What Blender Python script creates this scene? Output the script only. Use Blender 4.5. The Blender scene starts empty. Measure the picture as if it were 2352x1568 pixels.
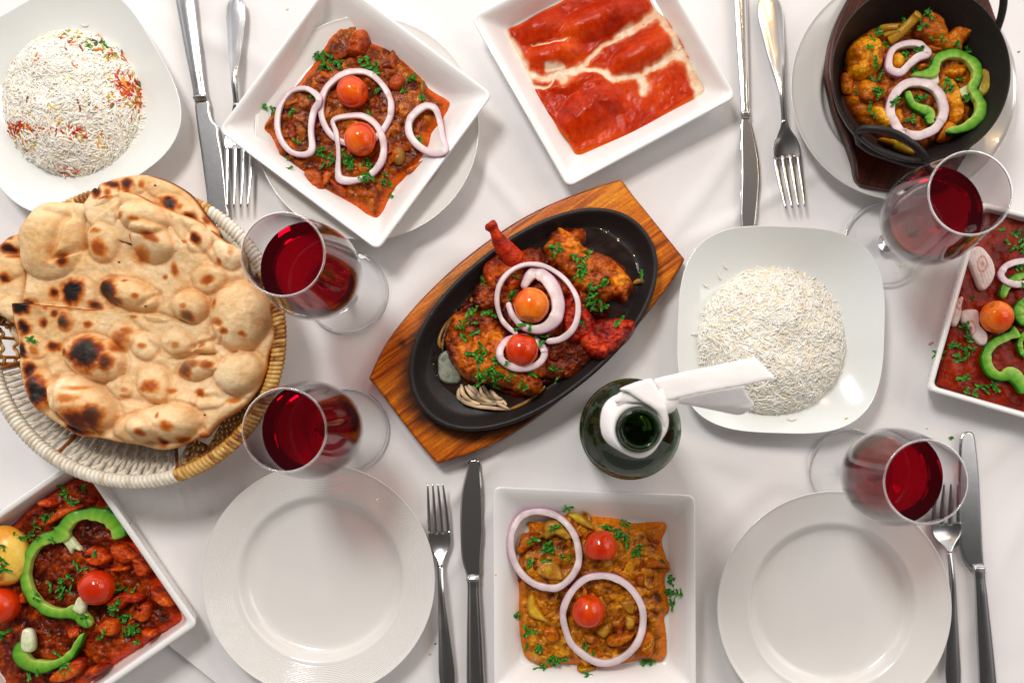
import bpy, math, random
import numpy as np
from mathutils import Vector, Matrix

random.seed(7)
SC = bpy.context.scene
COL = SC.collection
# ------------------------------------------------------------------ camera
# metres; the photograph's long side spans 1 m of table. Camera looks straight down from 0.9 m with a shifted lens.
S, CX, CY, NX, NY, D = 2352.0, 1176.0, 784.0, 1321.0, 980.0, 0.9
cam = bpy.data.cameras.new("camera")
camo = bpy.data.objects.new("camera", cam)
COL.objects.link(camo)
camo.location = ((NX - CX) / S, (CY - NY) / S, D)
cam.sensor_width = 36
cam.lens = 36 * D
cam.shift_x = (CX - NX) / S
cam.shift_y = (NY - CY) / S
cam.clip_start = 0.02
cam.clip_end = 20
cam.dof.use_dof = True
cam.dof.focus_distance = 0.875
cam.dof.aperture_fstop = 9.0
SC.camera = camo
# ------------------------------------------------------------------ room light
world = bpy.data.worlds.new("World")
SC.world = world
world.use_nodes = True
nt = world.node_tree
bg = nt.nodes["Background"]
tc = nt.nodes.new("ShaderNodeTexCoord")
sep = nt.nodes.new("ShaderNodeSeparateXYZ")
nt.links.new(tc.outputs["Generated"], sep.inputs[0])
mr = nt.nodes.new("ShaderNodeMapRange")
mr.inputs["From Min"].default_value = -1
mr.inputs["From Max"].default_value = 1
nt.links.new(sep.outputs["Y"], mr.inputs["Value"])
rp = nt.nodes.new("ShaderNodeValToRGB")
nt.links.new(mr.outputs[0], rp.inputs[0])
cr = rp.color_ramp
cr.elements[0].position = 0.0
cr.elements[0].color = (0.22, 0.21, 0.20, 1)
cr.elements[1].position = 1.0
cr.elements[1].color = (0.95, 0.93, 0.93, 1)
for p, c in ((0.42, (0.22, 0.21, 0.205, 1)), (0.56, (0.33, 0.315, 0.31, 1)), (0.72, (0.85, 0.83, 0.83, 1))):
    e = cr.elements.new(p)
    e.color = c
mz = nt.nodes.new("ShaderNodeMapRange")
mz.interpolation_type = "SMOOTHSTEP"
mz.inputs["From Min"].default_value = .45
mz.inputs["From Max"].default_value = .93
mz.inputs["To Min"].default_value = 1.35
mz.inputs["To Max"].default_value = .26
nt.links.new(sep.outputs["Z"], mz.inputs["Value"])
vs = nt.nodes.new("ShaderNodeVectorMath")
vs.operation = "SCALE"
nt.links.new(rp.outputs[0], vs.inputs[0])
nt.links.new(mz.outputs[0], vs.inputs["Scale"])
nt.links.new(vs.outputs[0], bg.inputs["Color"])
bg.inputs["Strength"].default_value = 1.3


def area(name, loc, target, size, power, color, sizey=None):
    l = bpy.data.lights.new(name, "AREA")
    l.shape = "RECTANGLE"
    l.size = size
    l.size_y = sizey or size
    l.energy = power
    l.color = color
    o = bpy.data.objects.new(name, l)
    COL.objects.link(o)
    o.location = loc
    o.rotation_euler = (Vector(target) - Vector(loc)).to_track_quat("-Z", "Y").to_euler()
    return o


area("softbox_lamp", (-0.42, 0.86, 1.62), (0, 0, 0), 0.36, 20, (1, 0.965, 0.935), 0.42)
area("room_fill_lamp", (1.45, 0.35, 1.5), (0, 0.05, 0), 1.0, 8.0, (1, 0.97, 0.95))
for k, p in enumerate(((0.25, 1.55, 2.1), (0.6, 1.45, 2.1), (1.3, 0.9, 2.1))):
    area("ceiling_lamp", p, (0, 0, 0), 0.05, 2.2, (1, 0.62, 0.28))
SC.view_settings.view_transform = "Standard"
SC.view_settings.look = "None"
SC.view_settings.exposure = -0.04
SC.view_settings.gamma = 1
SC.render.engine = "CYCLES"
SC.cycles.use_denoising = True
SC.cycles.max_bounces = 10
SC.cycles.transparent_max_bounces = 24
SC.cycles.caustics_reflective = False
SC.cycles.caustics_refractive = False
SC.cycles.sample_clamp_indirect = 4

# ------------------------------------------------------------------ helpers
# tables of the close-up crops the measurements were taken in: name -> (x0, y0, scale)
ZT = {0: (0, 0, 1.0), 1: (0, 0, .31244), 2: (490, 0, .37507), 3: (1058.4, 0, .28334), 4: (1617, 0, .4375), 5: (0, 372.4, .5), 6: (823.2, 392, .4375),
      7: (539, 441, .4375), 8: (1274, 490, .40622), 9: (0, 1058.4, .32509), 10: (450.8, 1038.8, .33743), 11: (1107.4, 1097.6, .29995),
      12: (1626.8, 960.4, .3876), 13: (2058, 441, .375), 14: (1862, 0, .26241), 15: (1313.2, 803.6, .20833)}


def A(n, x, y, z=0.0):
    """measured point -> table coordinates in metres at height z"""
    ox, oy, s = ZT[n]
    k = (D - z) / D
    dx, dy = ox + x * s, oy + y * s
    return ((NX + (dx - NX) * k - CX) / S, (CY - NY - (dy - NY) * k) / S)


def AP(n, pts, z=0.0):
    return np.array([A(n, p[0], p[1], z) for p in pts])


def ln(n, v, z=0.0):
    return v * ZT[n][2] / S * (D - z) / D


def C(r, g, b, k=1.0):
    f = lambda c: (c / 255 / 12.92) if c / 255 <= 0.04045 else ((c / 255 + 0.055) / 1.055) ** 2.4
    return (min(f(r) * k, .95), min(f(g) * k, .95), min(f(b) * k, .95))


def hsh(ix, iy, iz, seed):
    h = (ix.astype(np.int64) * 374761393 + iy.astype(np.int64) * 668265263 + iz.astype(np.int64) * 2147483647 + seed * 144665) & 0xFFFFFFFF
    h = ((h ^ (h >> 13)) * 1274126177) & 0xFFFFFFFF
    h = ((h ^ (h >> 16)) * 2246822519) & 0xFFFFFFFF
    return ((h ^ (h >> 15)) & 0xFFFFFF) / float(0xFFFFFF)


def vn(x, y, seed=0, z=None):
    """smooth value noise in -1..1"""
    x = np.asarray(x, float); y = np.asarray(y, float)
    x0 = np.floor(x); y0 = np.floor(y)
    u = x - x0; v = y - y0
    u = u * u * (3 - 2 * u); v = v * v * (3 - 2 * v)
    if z is None:
        zz = np.zeros_like(x0)
        a = hsh(x0, y0, zz, seed); b = hsh(x0 + 1, y0, zz, seed); c = hsh(x0, y0 + 1, zz, seed); d = hsh(x0 + 1, y0 + 1, zz, seed)
        return ((a * (1 - u) + b * u) * (1 - v) + (c * (1 - u) + d * u) * v) * 2 - 1
    z = np.asarray(z, float)
    z0 = np.floor(z); w = z - z0; w = w * w * (3 - 2 * w)
    r = 0
    for k in (0, 1):
        a = hsh(x0, y0, z0 + k, seed); b = hsh(x0 + 1, y0, z0 + k, seed); c = hsh(x0, y0 + 1, z0 + k, seed); d = hsh(x0 + 1, y0 + 1, z0 + k, seed)
        r = r + ((a * (1 - u) + b * u) * (1 - v) + (c * (1 - u) + d * u) * v) * (w if k else 1 - w)
    return r * 2 - 1


def fbm(x, y, size, octaves=4, seed=0, z=None, gain=.5):
    """fractal noise, SIZE = largest feature in metres"""
    a, t, f = 1.0, 0.0, 1.0 / size
    tot = 0
    for o in range(octaves):
        ca, sa = math.cos(o * 1.1 + .3), math.sin(o * 1.1 + .3)
        xx, yy = x * ca - y * sa, x * sa + y * ca
        t = t + a * vn(xx * f + o * 17.3, yy * f - o * 9.1, seed + o * 31, None if z is None else z * f + o * 5.7)
        tot += a
        a *= gain
        f *= 2.03
    return t / tot


def worley(x, y, size, seed=0):
    """distance to the nearest scattered point (0..~1), the distance to the second, and a random value of the cell"""
    X, Y = x / size, y / size
    x0, y0 = np.floor(X), np.floor(Y)
    f1 = np.full(X.shape, 9.0); f2 = np.full(X.shape, 9.0); idv = np.zeros(X.shape)
    z = np.zeros_like(x0)
    for i in (-1, 0, 1):
        for j in (-1, 0, 1):
            cx, cy = x0 + i, y0 + j
            px = cx + hsh(cx, cy, z, seed); py = cy + hsh(cx, cy, z, seed + 5)
            d = np.hypot(px - X, py - Y)
            n = d < f1
            f2 = np.where(n, f1, np.minimum(f2, d))
            idv = np.where(n, hsh(cx, cy, z, seed + 9), idv)
            f1 = np.where(n, d, f1)
    return f1, f2, idv


def sst(a, b, x):
    t = np.clip((x - a) / (b - a), 0, 1)
    return t * t * (3 - 2 * t)


def mix(a, b, t):
    t = np.asarray(t)[..., None]
    return np.asarray(a) * (1 - t) + np.asarray(b) * t


def pal(t, cols):
    t = np.clip(t, 0, 1) * (len(cols) - 1)
    i = np.minimum(t.astype(int), len(cols) - 2)
    c = np.array(cols, float)
    f = (t - i)[..., None]
    return c[i] * (1 - f) + c[i + 1] * f


def smooth_poly(pts, n=6, closed=True):
    p = np.asarray(pts, float)
    out = []
    N = len(p)
    rng = range(N) if closed else range(N - 1)
    for i in rng:
        if closed:
            a, b, c, d = p[i - 1], p[i], p[(i + 1) % N], p[(i + 2) % N]
        else:
            a, b, c, d = p[max(i - 1, 0)], p[i], p[i + 1], p[min(i + 2, N - 1)]
        for k in range(n):
            t = k / n
            out.append(.5 * ((2 * b) + (-a + c) * t + (2 * a - 5 * b + 4 * c - d) * t * t + (-a + 3 * b - 3 * c + d) * t ** 3))
    if not closed:
        out.append(p[-1])
    return np.array(out)


def mesh_data(name, verts, faces, mats, colors=None, smooth=True, fmat=None, sharp_angle=None):
    me = bpy.data.meshes.new(name)
    verts = np.asarray(verts, float).reshape(-1, 3)
    faces = [np.asarray(f, int) for f in faces if len(f)]
    me.vertices.add(len(verts))
    me.vertices.foreach_set("co", verts.ravel())
    nl = sum(f.size for f in faces)
    me.loops.add(nl)
    me.loops.foreach_set("vertex_index", np.concatenate([f.ravel() for f in faces]))
    tot = np.concatenate([np.full(len(f), f.shape[1]) for f in faces])
    st = np.concatenate([[0], np.cumsum(tot)[:-1]])
    me.polygons.add(len(tot))
    me.polygons.foreach_set("loop_start", st)
    me.polygons.foreach_set("loop_total", tot)
    if fmat is not None:
        me.polygons.foreach_set("material_index", fmat)
    me.polygons.foreach_set("use_smooth", np.full(len(tot), smooth))
    me.update(calc_edges=True)
    if colors is not None:
        at = me.color_attributes.new("Col", "FLOAT_COLOR", "POINT")
        c = np.ones((len(verts), 4))
        c[:, :3] = np.clip(np.asarray(colors).reshape(-1, 3), 0, 1)
        at.data.foreach_set("color", c.ravel())
    for m in (mats if isinstance(mats, (list, tuple)) else [mats]):
        me.materials.append(m)
    me.validate()
    return me


def link(name, me, parent=None, local=False):
    o = bpy.data.objects.new(name, me)
    COL.objects.link(o)
    if parent is not None:
        o.parent = parent
        if parent.type == "EMPTY" and not local:
            o.matrix_parent_inverse = Matrix.Translation(-parent.location)
    return o


def obj(name, verts, faces, mat, parent=None, colors=None, smooth=True, local=False, **k):
    return link(name, mesh_data(name, verts, faces, mat, colors, smooth, **k), parent, local)


def tag(o, label, cat, group=None, kind=None):
    if label: o["label"] = label
    if cat: o["category"] = cat
    if group: o["group"] = group
    if kind: o["kind"] = kind
    return o


def thing(name, label, cat, loc=(0, 0, 0), group=None):
    o = bpy.data.objects.new(name, None)
    COL.objects.link(o)
    o.empty_display_size = .01
    o.location = (loc[0], loc[1], loc[2] if len(loc) > 2 else 0)
    return tag(o, label, cat, group)


def loops_mesh(loops, cap0=False, cap1=False, closed=True):
    """faces between successive loops of equal length"""
    loops = [np.asarray(l, float) for l in loops]
    n = len(loops[0])
    V = np.concatenate(loops)
    F = []
    idx = np.arange(n)
    nx = (idx + 1) % n
    if not closed:
        idx, nx = idx[:-1], nx[:-1]
    for k in range(len(loops) - 1):
        a, b = k * n, (k + 1) * n
        F.append(np.stack([a + idx, a + nx, b + nx, b + idx], 1))
    F = [np.concatenate(F)]
    for flag, k in ((cap0, 0), (cap1, len(loops) - 1)):
        if flag:
            c = loops[k].mean(0)
            V = np.concatenate([V, c[None]])
            ci = len(V) - 1
            a = k * n
            t = np.stack([a + nx, a + idx, np.full(len(idx), ci)], 1)
            if k:
                t = t[:, ::-1]
            F.append(t)
    return V, F


def merge(parts):
    V, F4, F3, Cc, off = [], [], [], [], 0
    for p in parts:
        v, f = p[0], p[1]
        V.append(v)
        for q in f:
            (F4 if q.shape[1] == 4 else F3).append(q + off)
        if len(p) > 2 and p[2] is not None:
            Cc.append(p[2])
        off += len(v)
    F = []
    if F4: F.append(np.concatenate(F4))
    if F3: F.append(np.concatenate(F3))
    return np.concatenate(V), F, (np.concatenate(Cc) if Cc else None)


def lathe(profile, seg=96, c=(0, 0, 0), cap0=False, cap1=False):
    t = np.linspace(0, 2 * math.pi, seg, endpoint=False)
    loops = [np.stack([c[0] + r * np.cos(t), c[1] + r * np.sin(t), np.full(seg, c[2] + z)], 1) for r, z in profile]
    return loops_mesh(loops, cap0, cap1)


def tube(pts, rad, sides=8, caps=True, closed=False, flat=1.0):
    p = np.asarray(pts, float)
    n = len(p)
    rad = np.full(n, rad) if np.isscalar(rad) else np.asarray(rad, float)
    if closed:
        T = np.roll(p, -1, 0) - np.roll(p, 1, 0)
    else:
        T = np.gradient(p, axis=0)
    T /= np.maximum(np.linalg.norm(T, axis=1), 1e-12)[:, None]
    up = np.array([0, 0, 1.0])
    side = np.cross(T, up)
    bad = np.linalg.norm(side, axis=1) < 1e-3
    side[bad] = (1, 0, 0)
    side /= np.linalg.norm(side, axis=1)[:, None]
    nn = np.cross(side, T)
    a = np.linspace(0, 2 * math.pi, sides, endpoint=False)
    ring = p[:, None] + rad[:, None, None] * (np.cos(a)[None, :, None] * side[:, None] + flat * np.sin(a)[None, :, None] * nn[:, None])
    loops = list(ring)
    if closed:
        loops.append(ring[0])
        return loops_mesh(loops)
    return loops_mesh(loops, caps, caps)


def seg_dist(px, py, poly):
    """distance from points to a closed polygon's outline, the nearest outline point, and inside test"""
    d = np.full(px.shape, 1e9); nx = np.zeros(px.shape); ny = np.zeros(px.shape)
    ins = np.zeros(px.shape, bool)
    N = len(poly)
    for i in range(N):
        x1, y1 = poly[i]; x2, y2 = poly[(i + 1) % N]
        ex, ey = x2 - x1, y2 - y1
        L = ex * ex + ey * ey + 1e-18
        t = np.clip(((px - x1) * ex + (py - y1) * ey) / L, 0, 1)
        qx, qy = x1 + t * ex, y1 + t * ey
        dd = np.hypot(px - qx, py - qy)
        m = dd < d
        d = np.where(m, dd, d); nx = np.where(m, qx, nx); ny = np.where(m, qy, ny)
        if (y1 > y2) != (y1 == y2):
            pass
        c = ((y1 > py) != (y2 > py)) & (px < (x2 - x1) * (py - y1) / (y2 - y1 + 1e-18) + x1)
        ins ^= c
    return d, nx, ny, ins


def field(name, poly, res, zf, cf, mat, parent=None, thick=None, bottom=None):
    """a solid with outline POLY, top surface zf(x,y,d) (d = distance from the outline), colours cf(x,y,d,z)"""
    poly = np.asarray(poly)
    lo, hi = poly.min(0) - res, poly.max(0) + res
    nx_, ny_ = int((hi[0] - lo[0]) / res) + 2, int((hi[1] - lo[1]) / res) + 2
    gx, gy = np.meshgrid(lo[0] + np.arange(nx_) * res, lo[1] + np.arange(ny_) * res)
    d, qx, qy, ins = seg_dist(gx, gy, poly)
    q = ins[:-1, :-1] | ins[1:, :-1] | ins[:-1, 1:] | ins[1:, 1:]
    iy, ix = np.nonzero(q)
    W_ = nx_
    F = np.stack([iy * W_ + ix, iy * W_ + ix + 1, (iy + 1) * W_ + ix + 1, (iy + 1) * W_ + ix], 1)
    x = np.where(ins, gx, qx).ravel(); y = np.where(ins, gy, qy).ravel(); dd = np.where(ins, d, 0).ravel()
    used, inv = np.unique(F, return_inverse=True)
    F = inv.reshape(F.shape)
    x, y, dd = x[used], y[used], dd[used]
    z = zf(x, y, dd)
    col = cf(x, y, dd, z) if cf else None
    V = np.stack([x, y, z], 1)
    faces = [F]
    if thick is not None or bottom is not None:
        zb = (z - thick) if bottom is None else np.full(len(z), bottom)
        zb = np.minimum(zb, z - 1e-5)
        n = len(V)
        V = np.concatenate([V, np.stack([x, y, zb], 1)])
        faces = [F, F[:, ::-1] + n]
        e = np.concatenate([F[:, [0, 1]], F[:, [1, 2]], F[:, [2, 3]], F[:, [3, 0]]])
        key = np.minimum(e[:, 0], e[:, 1]).astype(np.int64) * n + np.maximum(e[:, 0], e[:, 1])
        u, ind, cnt = np.unique(key, return_index=True, return_counts=True)
        b = e[ind[cnt == 1]]
        faces.append(np.stack([b[:, 1], b[:, 0], b[:, 0] + n, b[:, 1] + n], 1))
        if col is not None:
            col = np.concatenate([col, col])
        faces = [np.concatenate(faces)]
    return obj(name, V, faces, mat, parent, col)


# ------------------------------------------------------------------ materials
def nodes_of(name):
    m = bpy.data.materials.new(name)
    m.use_nodes = True
    return m, m.node_tree, m.node_tree.nodes["Principled BSDF"]


def add_bump(t, b, layers, coords="Object", scale_vec=None):
    """layers: (noise scale, strength, distance, detail)"""
    tcn = t.nodes.new("ShaderNodeTexCoord")
    src = tcn.outputs[coords]
    if scale_vec:
        mp = t.nodes.new("ShaderNodeMapping")
        mp.inputs["Scale"].default_value = scale_vec
        t.links.new(src, mp.inputs[0])
        src = mp.outputs[0]
    prev = None
    last = None
    for sc, st, dist, det in layers:
        n = t.nodes.new("ShaderNodeTexNoise")
        n.inputs["Scale"].default_value = sc
        n.inputs["Detail"].default_value = det
        t.links.new(src, n.inputs["Vector"])
        bp = t.nodes.new("ShaderNodeBump")
        bp.inputs["Strength"].default_value = st
        bp.inputs["Distance"].default_value = dist
        t.links.new(n.outputs["Fac"], bp.inputs["Height"])
        if prev: t.links.new(prev.outputs[0], bp.inputs["Normal"])
        prev = bp
        last = n
    t.links.new(prev.outputs[0], b.inputs["Normal"])
    return src, last


def mat_col(name, rough=.4, spec=.5, coat=0.0, bump=None, sss=0.0, vary=.12, vscale=700, roughvar=0.0, sssr=(1, .35, .2), deep=1.0):
    """material whose pigment comes from the mesh's own colour attribute"""
    m, t, b = nodes_of(name)
    at = t.nodes.new("ShaderNodeAttribute")
    at.attribute_name = "Col"
    tcn = t.nodes.new("ShaderNodeTexCoord")
    n = t.nodes.new("ShaderNodeTexNoise")
    n.inputs["Scale"].default_value = vscale
    n.inputs["Detail"].default_value = 3
    t.links.new(tcn.outputs["Object"], n.inputs["Vector"])
    mrn = t.nodes.new("ShaderNodeMapRange")
    mrn.inputs["From Min"].default_value = .3
    mrn.inputs["From Max"].default_value = .7
    mrn.inputs["To Min"].default_value = 1 - vary
    mrn.inputs["To Max"].default_value = 1 + vary
    t.links.new(n.outputs["Fac"], mrn.inputs["Value"])
    mx = t.nodes.new("ShaderNodeVectorMath")
    mx.operation = "SCALE"
    gm = t.nodes.new("ShaderNodeGamma")
    gm.inputs["Gamma"].default_value = deep
    t.links.new(at.outputs["Color"], gm.inputs[0])
    t.links.new(gm.outputs[0], mx.inputs[0])
    t.links.new(mrn.outputs[0], mx.inputs["Scale"])
    t.links.new(mx.outputs[0], b.inputs["Base Color"])
    b.inputs["Roughness"].default_value = rough
    b.inputs["Specular IOR Level"].default_value = spec
    b.inputs["Coat Weight"].default_value = coat
    b.inputs["Coat Roughness"].default_value = .08
    if sss:
        b.inputs["Subsurface Weight"].default_value = sss
        b.inputs["Subsurface Radius"].default_value = sssr
        b.inputs["Subsurface Scale"].default_value = .003
    if roughvar:
        m2 = t.nodes.new("ShaderNodeMapRange")
        m2.inputs["From Min"].default_value = .35
        m2.inputs["From Max"].default_value = .65
        m2.inputs["To Min"].default_value = max(rough - roughvar, .04)
        m2.inputs["To Max"].default_value = rough + roughvar
        n2 = t.nodes.new("ShaderNodeTexNoise")
        n2.inputs["Scale"].default_value = 160
        t.links.new(tcn.outputs["Object"], n2.inputs["Vector"])
        t.links.new(n2.outputs["Fac"], m2.inputs["Value"])
        t.links.new(m2.outputs[0], b.inputs["Roughness"])
    if bump:
        add_bump(t, b, bump)
    return m


def mat_plain(name, col, rough=.4, metal=0.0, spec=.5, coat=0.0, bump=None, sss=0, scale_vec=None, sheen=0.0, colvar=None):
    m, t, b = nodes_of(name)
    b.inputs["Base Color"].default_value = (*col, 1)
    b.inputs["Roughness"].default_value = rough
    b.inputs["Metallic"].default_value = metal
    b.inputs["Specular IOR Level"].default_value = spec
    b.inputs["Coat Weight"].default_value = coat
    b.inputs["Sheen Weight"].default_value = sheen
    if sss:
        b.inputs["Subsurface Weight"].default_value = sss
        b.inputs["Subsurface Scale"].default_value = .002
    if bump:
        src, n = add_bump(t, b, bump, scale_vec=scale_vec)
        if colvar:
            r = t.nodes.new("ShaderNodeValToRGB")
            r.color_ramp.elements[0].position = .35
            r.color_ramp.elements[1].position = .65
            r.color_ramp.elements[0].color = (*colvar, 1)
            r.color_ramp.elements[1].color = (*col, 1)
            t.links.new(n.outputs["Fac"], r.inputs[0])
            t.links.new(r.outputs[0], b.inputs["Base Color"])
    return m


def mat_clear(name, tint, rough=0.0, ior=1.45, extra_diffuse=None, liquid=False):
    """clear thin body: Fresnel reflection over tinted see-through"""
    m = bpy.data.materials.new(name)
    m.use_nodes = True
    t = m.node_tree
    t.nodes.clear()
    out = t.nodes.new("ShaderNodeOutputMaterial")
    tr = t.nodes.new("ShaderNodeBsdfTransparent")
    tr.inputs[0].default_value = (*tint, 1)
    gl = t.nodes.new("ShaderNodeBsdfGlossy")
    gl.inputs["Roughness"].default_value = rough
    lw = t.nodes.new("ShaderNodeLayerWeight")
    lw.inputs["Blend"].default_value = .5
    pw = t.nodes.new("ShaderNodeMath")
    pw.operation = "POWER"
    t.links.new(lw.outputs["Facing"], pw.inputs[0])
    pw.inputs[1].default_value = 5
    fr = t.nodes.new("ShaderNodeMapRange")
    f0 = ((ior - 1) / (ior + 1)) ** 2
    fr.inputs["To Min"].default_value = f0
    t.links.new(pw.outputs[0], fr.inputs["Value"])
    if liquid:
        fr = t.nodes.new("ShaderNodeFresnel")
        fr.inputs["IOR"].default_value = ior
    mxs = t.nodes.new("ShaderNodeMixShader")
    t.links.new(fr.outputs[0], mxs.inputs[0])
    body = tr.outputs[0]
    if extra_diffuse:
        df = t.nodes.new("ShaderNodeBsdfDiffuse")
        df.inputs[0].default_value = (*extra_diffuse[0], 1)
        m2 = t.nodes.new("ShaderNodeMixShader")
        m2.inputs[0].default_value = extra_diffuse[1]
        t.links.new(tr.outputs[0], m2.inputs[1])
        t.links.new(df.outputs[0], m2.inputs[2])
        body = m2.outputs[0]
    t.links.new(body, mxs.inputs[1])
    t.links.new(gl.outputs[0], mxs.inputs[2])
    t.links.new(mxs.outputs[0], out.inputs[0])
    return m


M = {}
M["porcelain"] = mat_plain("porcelain", (.84, .825, .80), .16, coat=.4, bump=[(30, .05, .001, 2)])
M["porcelain_cream"] = mat_plain("porcelain_cream", (.76, .735, .70), .16, coat=.4, bump=[(30, .05, .001, 2)])
M["porcelain_cool"] = mat_plain("porcelain_cool", (.80, .825, .80), .14, coat=.5, bump=[(30, .05, .001, 2)])
M["cloth"] = mat_plain("cotton", (.84, .815, .81), .92, spec=.15, sheen=.2, bump=[(60, .25, .0012, 3), (1600, .35, .0004, 2)])
M["paper"] = mat_plain("paper", (.86, .83, .81), .85, spec=.2, bump=[(45, .14, .003, 3), (300, .25, .0006, 3)])
M["steel"] = mat_plain("steel", (.62, .60, .58), .19, metal=1, bump=[(200, .08, .0005, 3), (1400, .08, .0002, 2)], colvar=(.56, .54, .52))
M["steel_worn"] = mat_plain("steel_worn", (.56, .555, .55), .2, metal=1, bump=[(120, .10, .0005, 3), (1700, .18, .0002, 5)], colvar=(.42, .42, .43))
M["iron"] = mat_plain("cast_iron", (.016, .012, .011), .42, spec=.28, bump=[(90, .3, .002, 4), (1100, .35, .0006, 3)], colvar=(.012, .01, .01))
M["sauce"] = mat_col("sauce", .17, .2, .0, bump=[(260, .5, .0016, 4), (900, .4, .0006, 3)], vary=.3, vscale=450, roughvar=.1, deep=1.34)
M["smooth_sauce"] = mat_col("smooth_sauce", .15, .16, .0, bump=[(230, .3, .0014, 4), (800, .4, .0006, 3)], vary=.1, roughvar=.1, deep=1.3)
M["meat"] = mat_col("meat", .22, .24, .0, bump=[(260, .7, .002, 5), (1000, .5, .0008, 3)], vary=.3, vscale=420, roughvar=.13, sss=.05, deep=1.28)
M["oil"] = mat_col("oil", .08, .6, .6, bump=[(120, .15, .001, 3)], vary=.1)
M["veg"] = mat_col("vegetable", .3, .32, .04, bump=[(350, .25, .0008, 3)], vary=.1, sss=.25, sssr=(.8, .8, .5))
M["herb"] = mat_col("herb", .4, .3, .0, bump=[(900, .3, .0006, 3)], vary=.3, vscale=500)
M["tomato"] = mat_col("tomato_skin", .13, .35, .12, bump=[(40, .05, .001, 2)], vary=.07, vscale=250, sss=.06)
M["onion"] = mat_col("onion", .36, .45, .0, bump=[(500, .2, .0006, 3)], vary=.07, sss=.35, sssr=(1, .9, .9))
M["bread"] = mat_col("bread", .55, .3, .0, bump=[(120, .4, .002, 5), (700, .5, .0009, 4)], vary=.08, vscale=300, roughvar=.2, deep=1.16)
M["rice"] = mat_col("rice", .5, .3, .0, bump=[(1500, .15, .0003, 2)], vary=.04, sss=.08, sssr=(1, .95, .8))
M["wood"] = mat_col("wood", .34, .3, .04, bump=[(500, .3, .0005, 4)], vary=.16, vscale=400, deep=1.2)
M["cane"] = mat_col("cane", .45, .5, .15, bump=[(400, .35, .0008, 3)], vary=.18, vscale=250)
M["glass"] = mat_clear("clear_glass", (.965, .955, .965), 0, 1.42)
M["glass_thick"] = mat_clear("foot_glass", (.97, .972, .972), 0, 1.35)
M["wine"] = mat_clear("wine_red", (.54, .009, .065), 0.0, 1.33, ((.22, .002, .014), .12), True)
M["solid_glass"] = mat_plain("solid_glass", (.97, .97, .98), 0.0, spec=.5)
_b = M["solid_glass"].node_tree.nodes["Principled BSDF"]
_b.inputs["Transmission Weight"].default_value = 1
_b.inputs["IOR"].default_value = 1.48
M["bottle"] = mat_clear("green_glass", (.26, .44, .17), 0.0, 1.52, ((.03, .09, .03), .05))
M["dark_wine"] = mat_plain("dark_wine", (.012, .006, .004), .08, coat=.5)

# ------------------------------------------------------------------ tablecloth
hem = [A(0, -700, 612), A(0, 0, 1174), A(0, 385, 1483), A(0, 481, 1560), A(0, 1100, 2057)]
cloth_poly = np.array([A(0, -700, -600), A(0, 3000, -600), A(0, 3000, 2057)] + hem[::-1])


def cloth_z(x, y, d):
    u, v = x * .8 + y * .6, -x * .6 + y * .8
    z = .0030 * fbm(u * .45, v, .17, 3, 3) + .0014 * fbm(x, y, .07, 3, 5)
    for (n, x1, y1, x2, y2, h, w) in CREASES:
        a, b = A(n, x1, y1), A(n, x2, y2)
        ex, ey = b[0] - a[0], b[1] - a[1]
        L = math.hypot(ex, ey)
        s = ((x - a[0]) * ex + (y - a[1]) * ey) / L
        t = ((x - a[0]) * -ey + (y - a[1]) * ex) / L + .006 * vn(s * 14, s * 0, 4)
        z = z + 1.7 * h * np.exp(-(t / w) ** 2) * sst(-.06, .03, s) * (1 - sst(L - .03, L + .06, s))
    z = z - .0034
    return -.0004 - .001 * np.logaddexp(0, (-.0004 - z) / .001)


CREASES = [(0, 1100, 360, 1240, 560, .0022, .006), (0, 1700, 330, 1560, 500, .0030, .008), (0, 980, 1190, 1110, 1090, .0025, .006), (0, 430, 1000, 700, 1050, .002, .012),
           (0, 1610, 1020, 1900, 1130, .003, .014), (0, 1590, 1260, 1760, 1120, .0022, .010), (0, 2100, 1180, 2400, 960, .0025, .012), (0, 1200, 620, 1000, 560, .002, .012),
           (0, 890, 700, 1000, 620, .002, .01), (0, 1010, 1330, 1130, 1180, .002, .006), (0, 380, 1300, 520, 1560, .002, .009), (0, 2250, 1400, 2352, 1200, .002, .01),
           (0, 1640, 520, 1850, 420, .0026, .007), (0, 420, 60, 560, 130, .002, .01)]
tag(field("tablecloth", cloth_poly, .0034, cloth_z, None, M["cloth"]), "white cotton tablecloth with soft creases under all the dishes", "tablecloth")
under = np.array([A(0, -700, 500), A(0, 1300, 500), A(0, 1300, 2100), A(0, -700, 2100)])
tag(field("under_cloth", under, .02, lambda x, y, d: np.full(len(x), -.0125), None, M["cloth"]), "lower white cloth showing past the hem beside the square dish with egg", "cloth")


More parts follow.
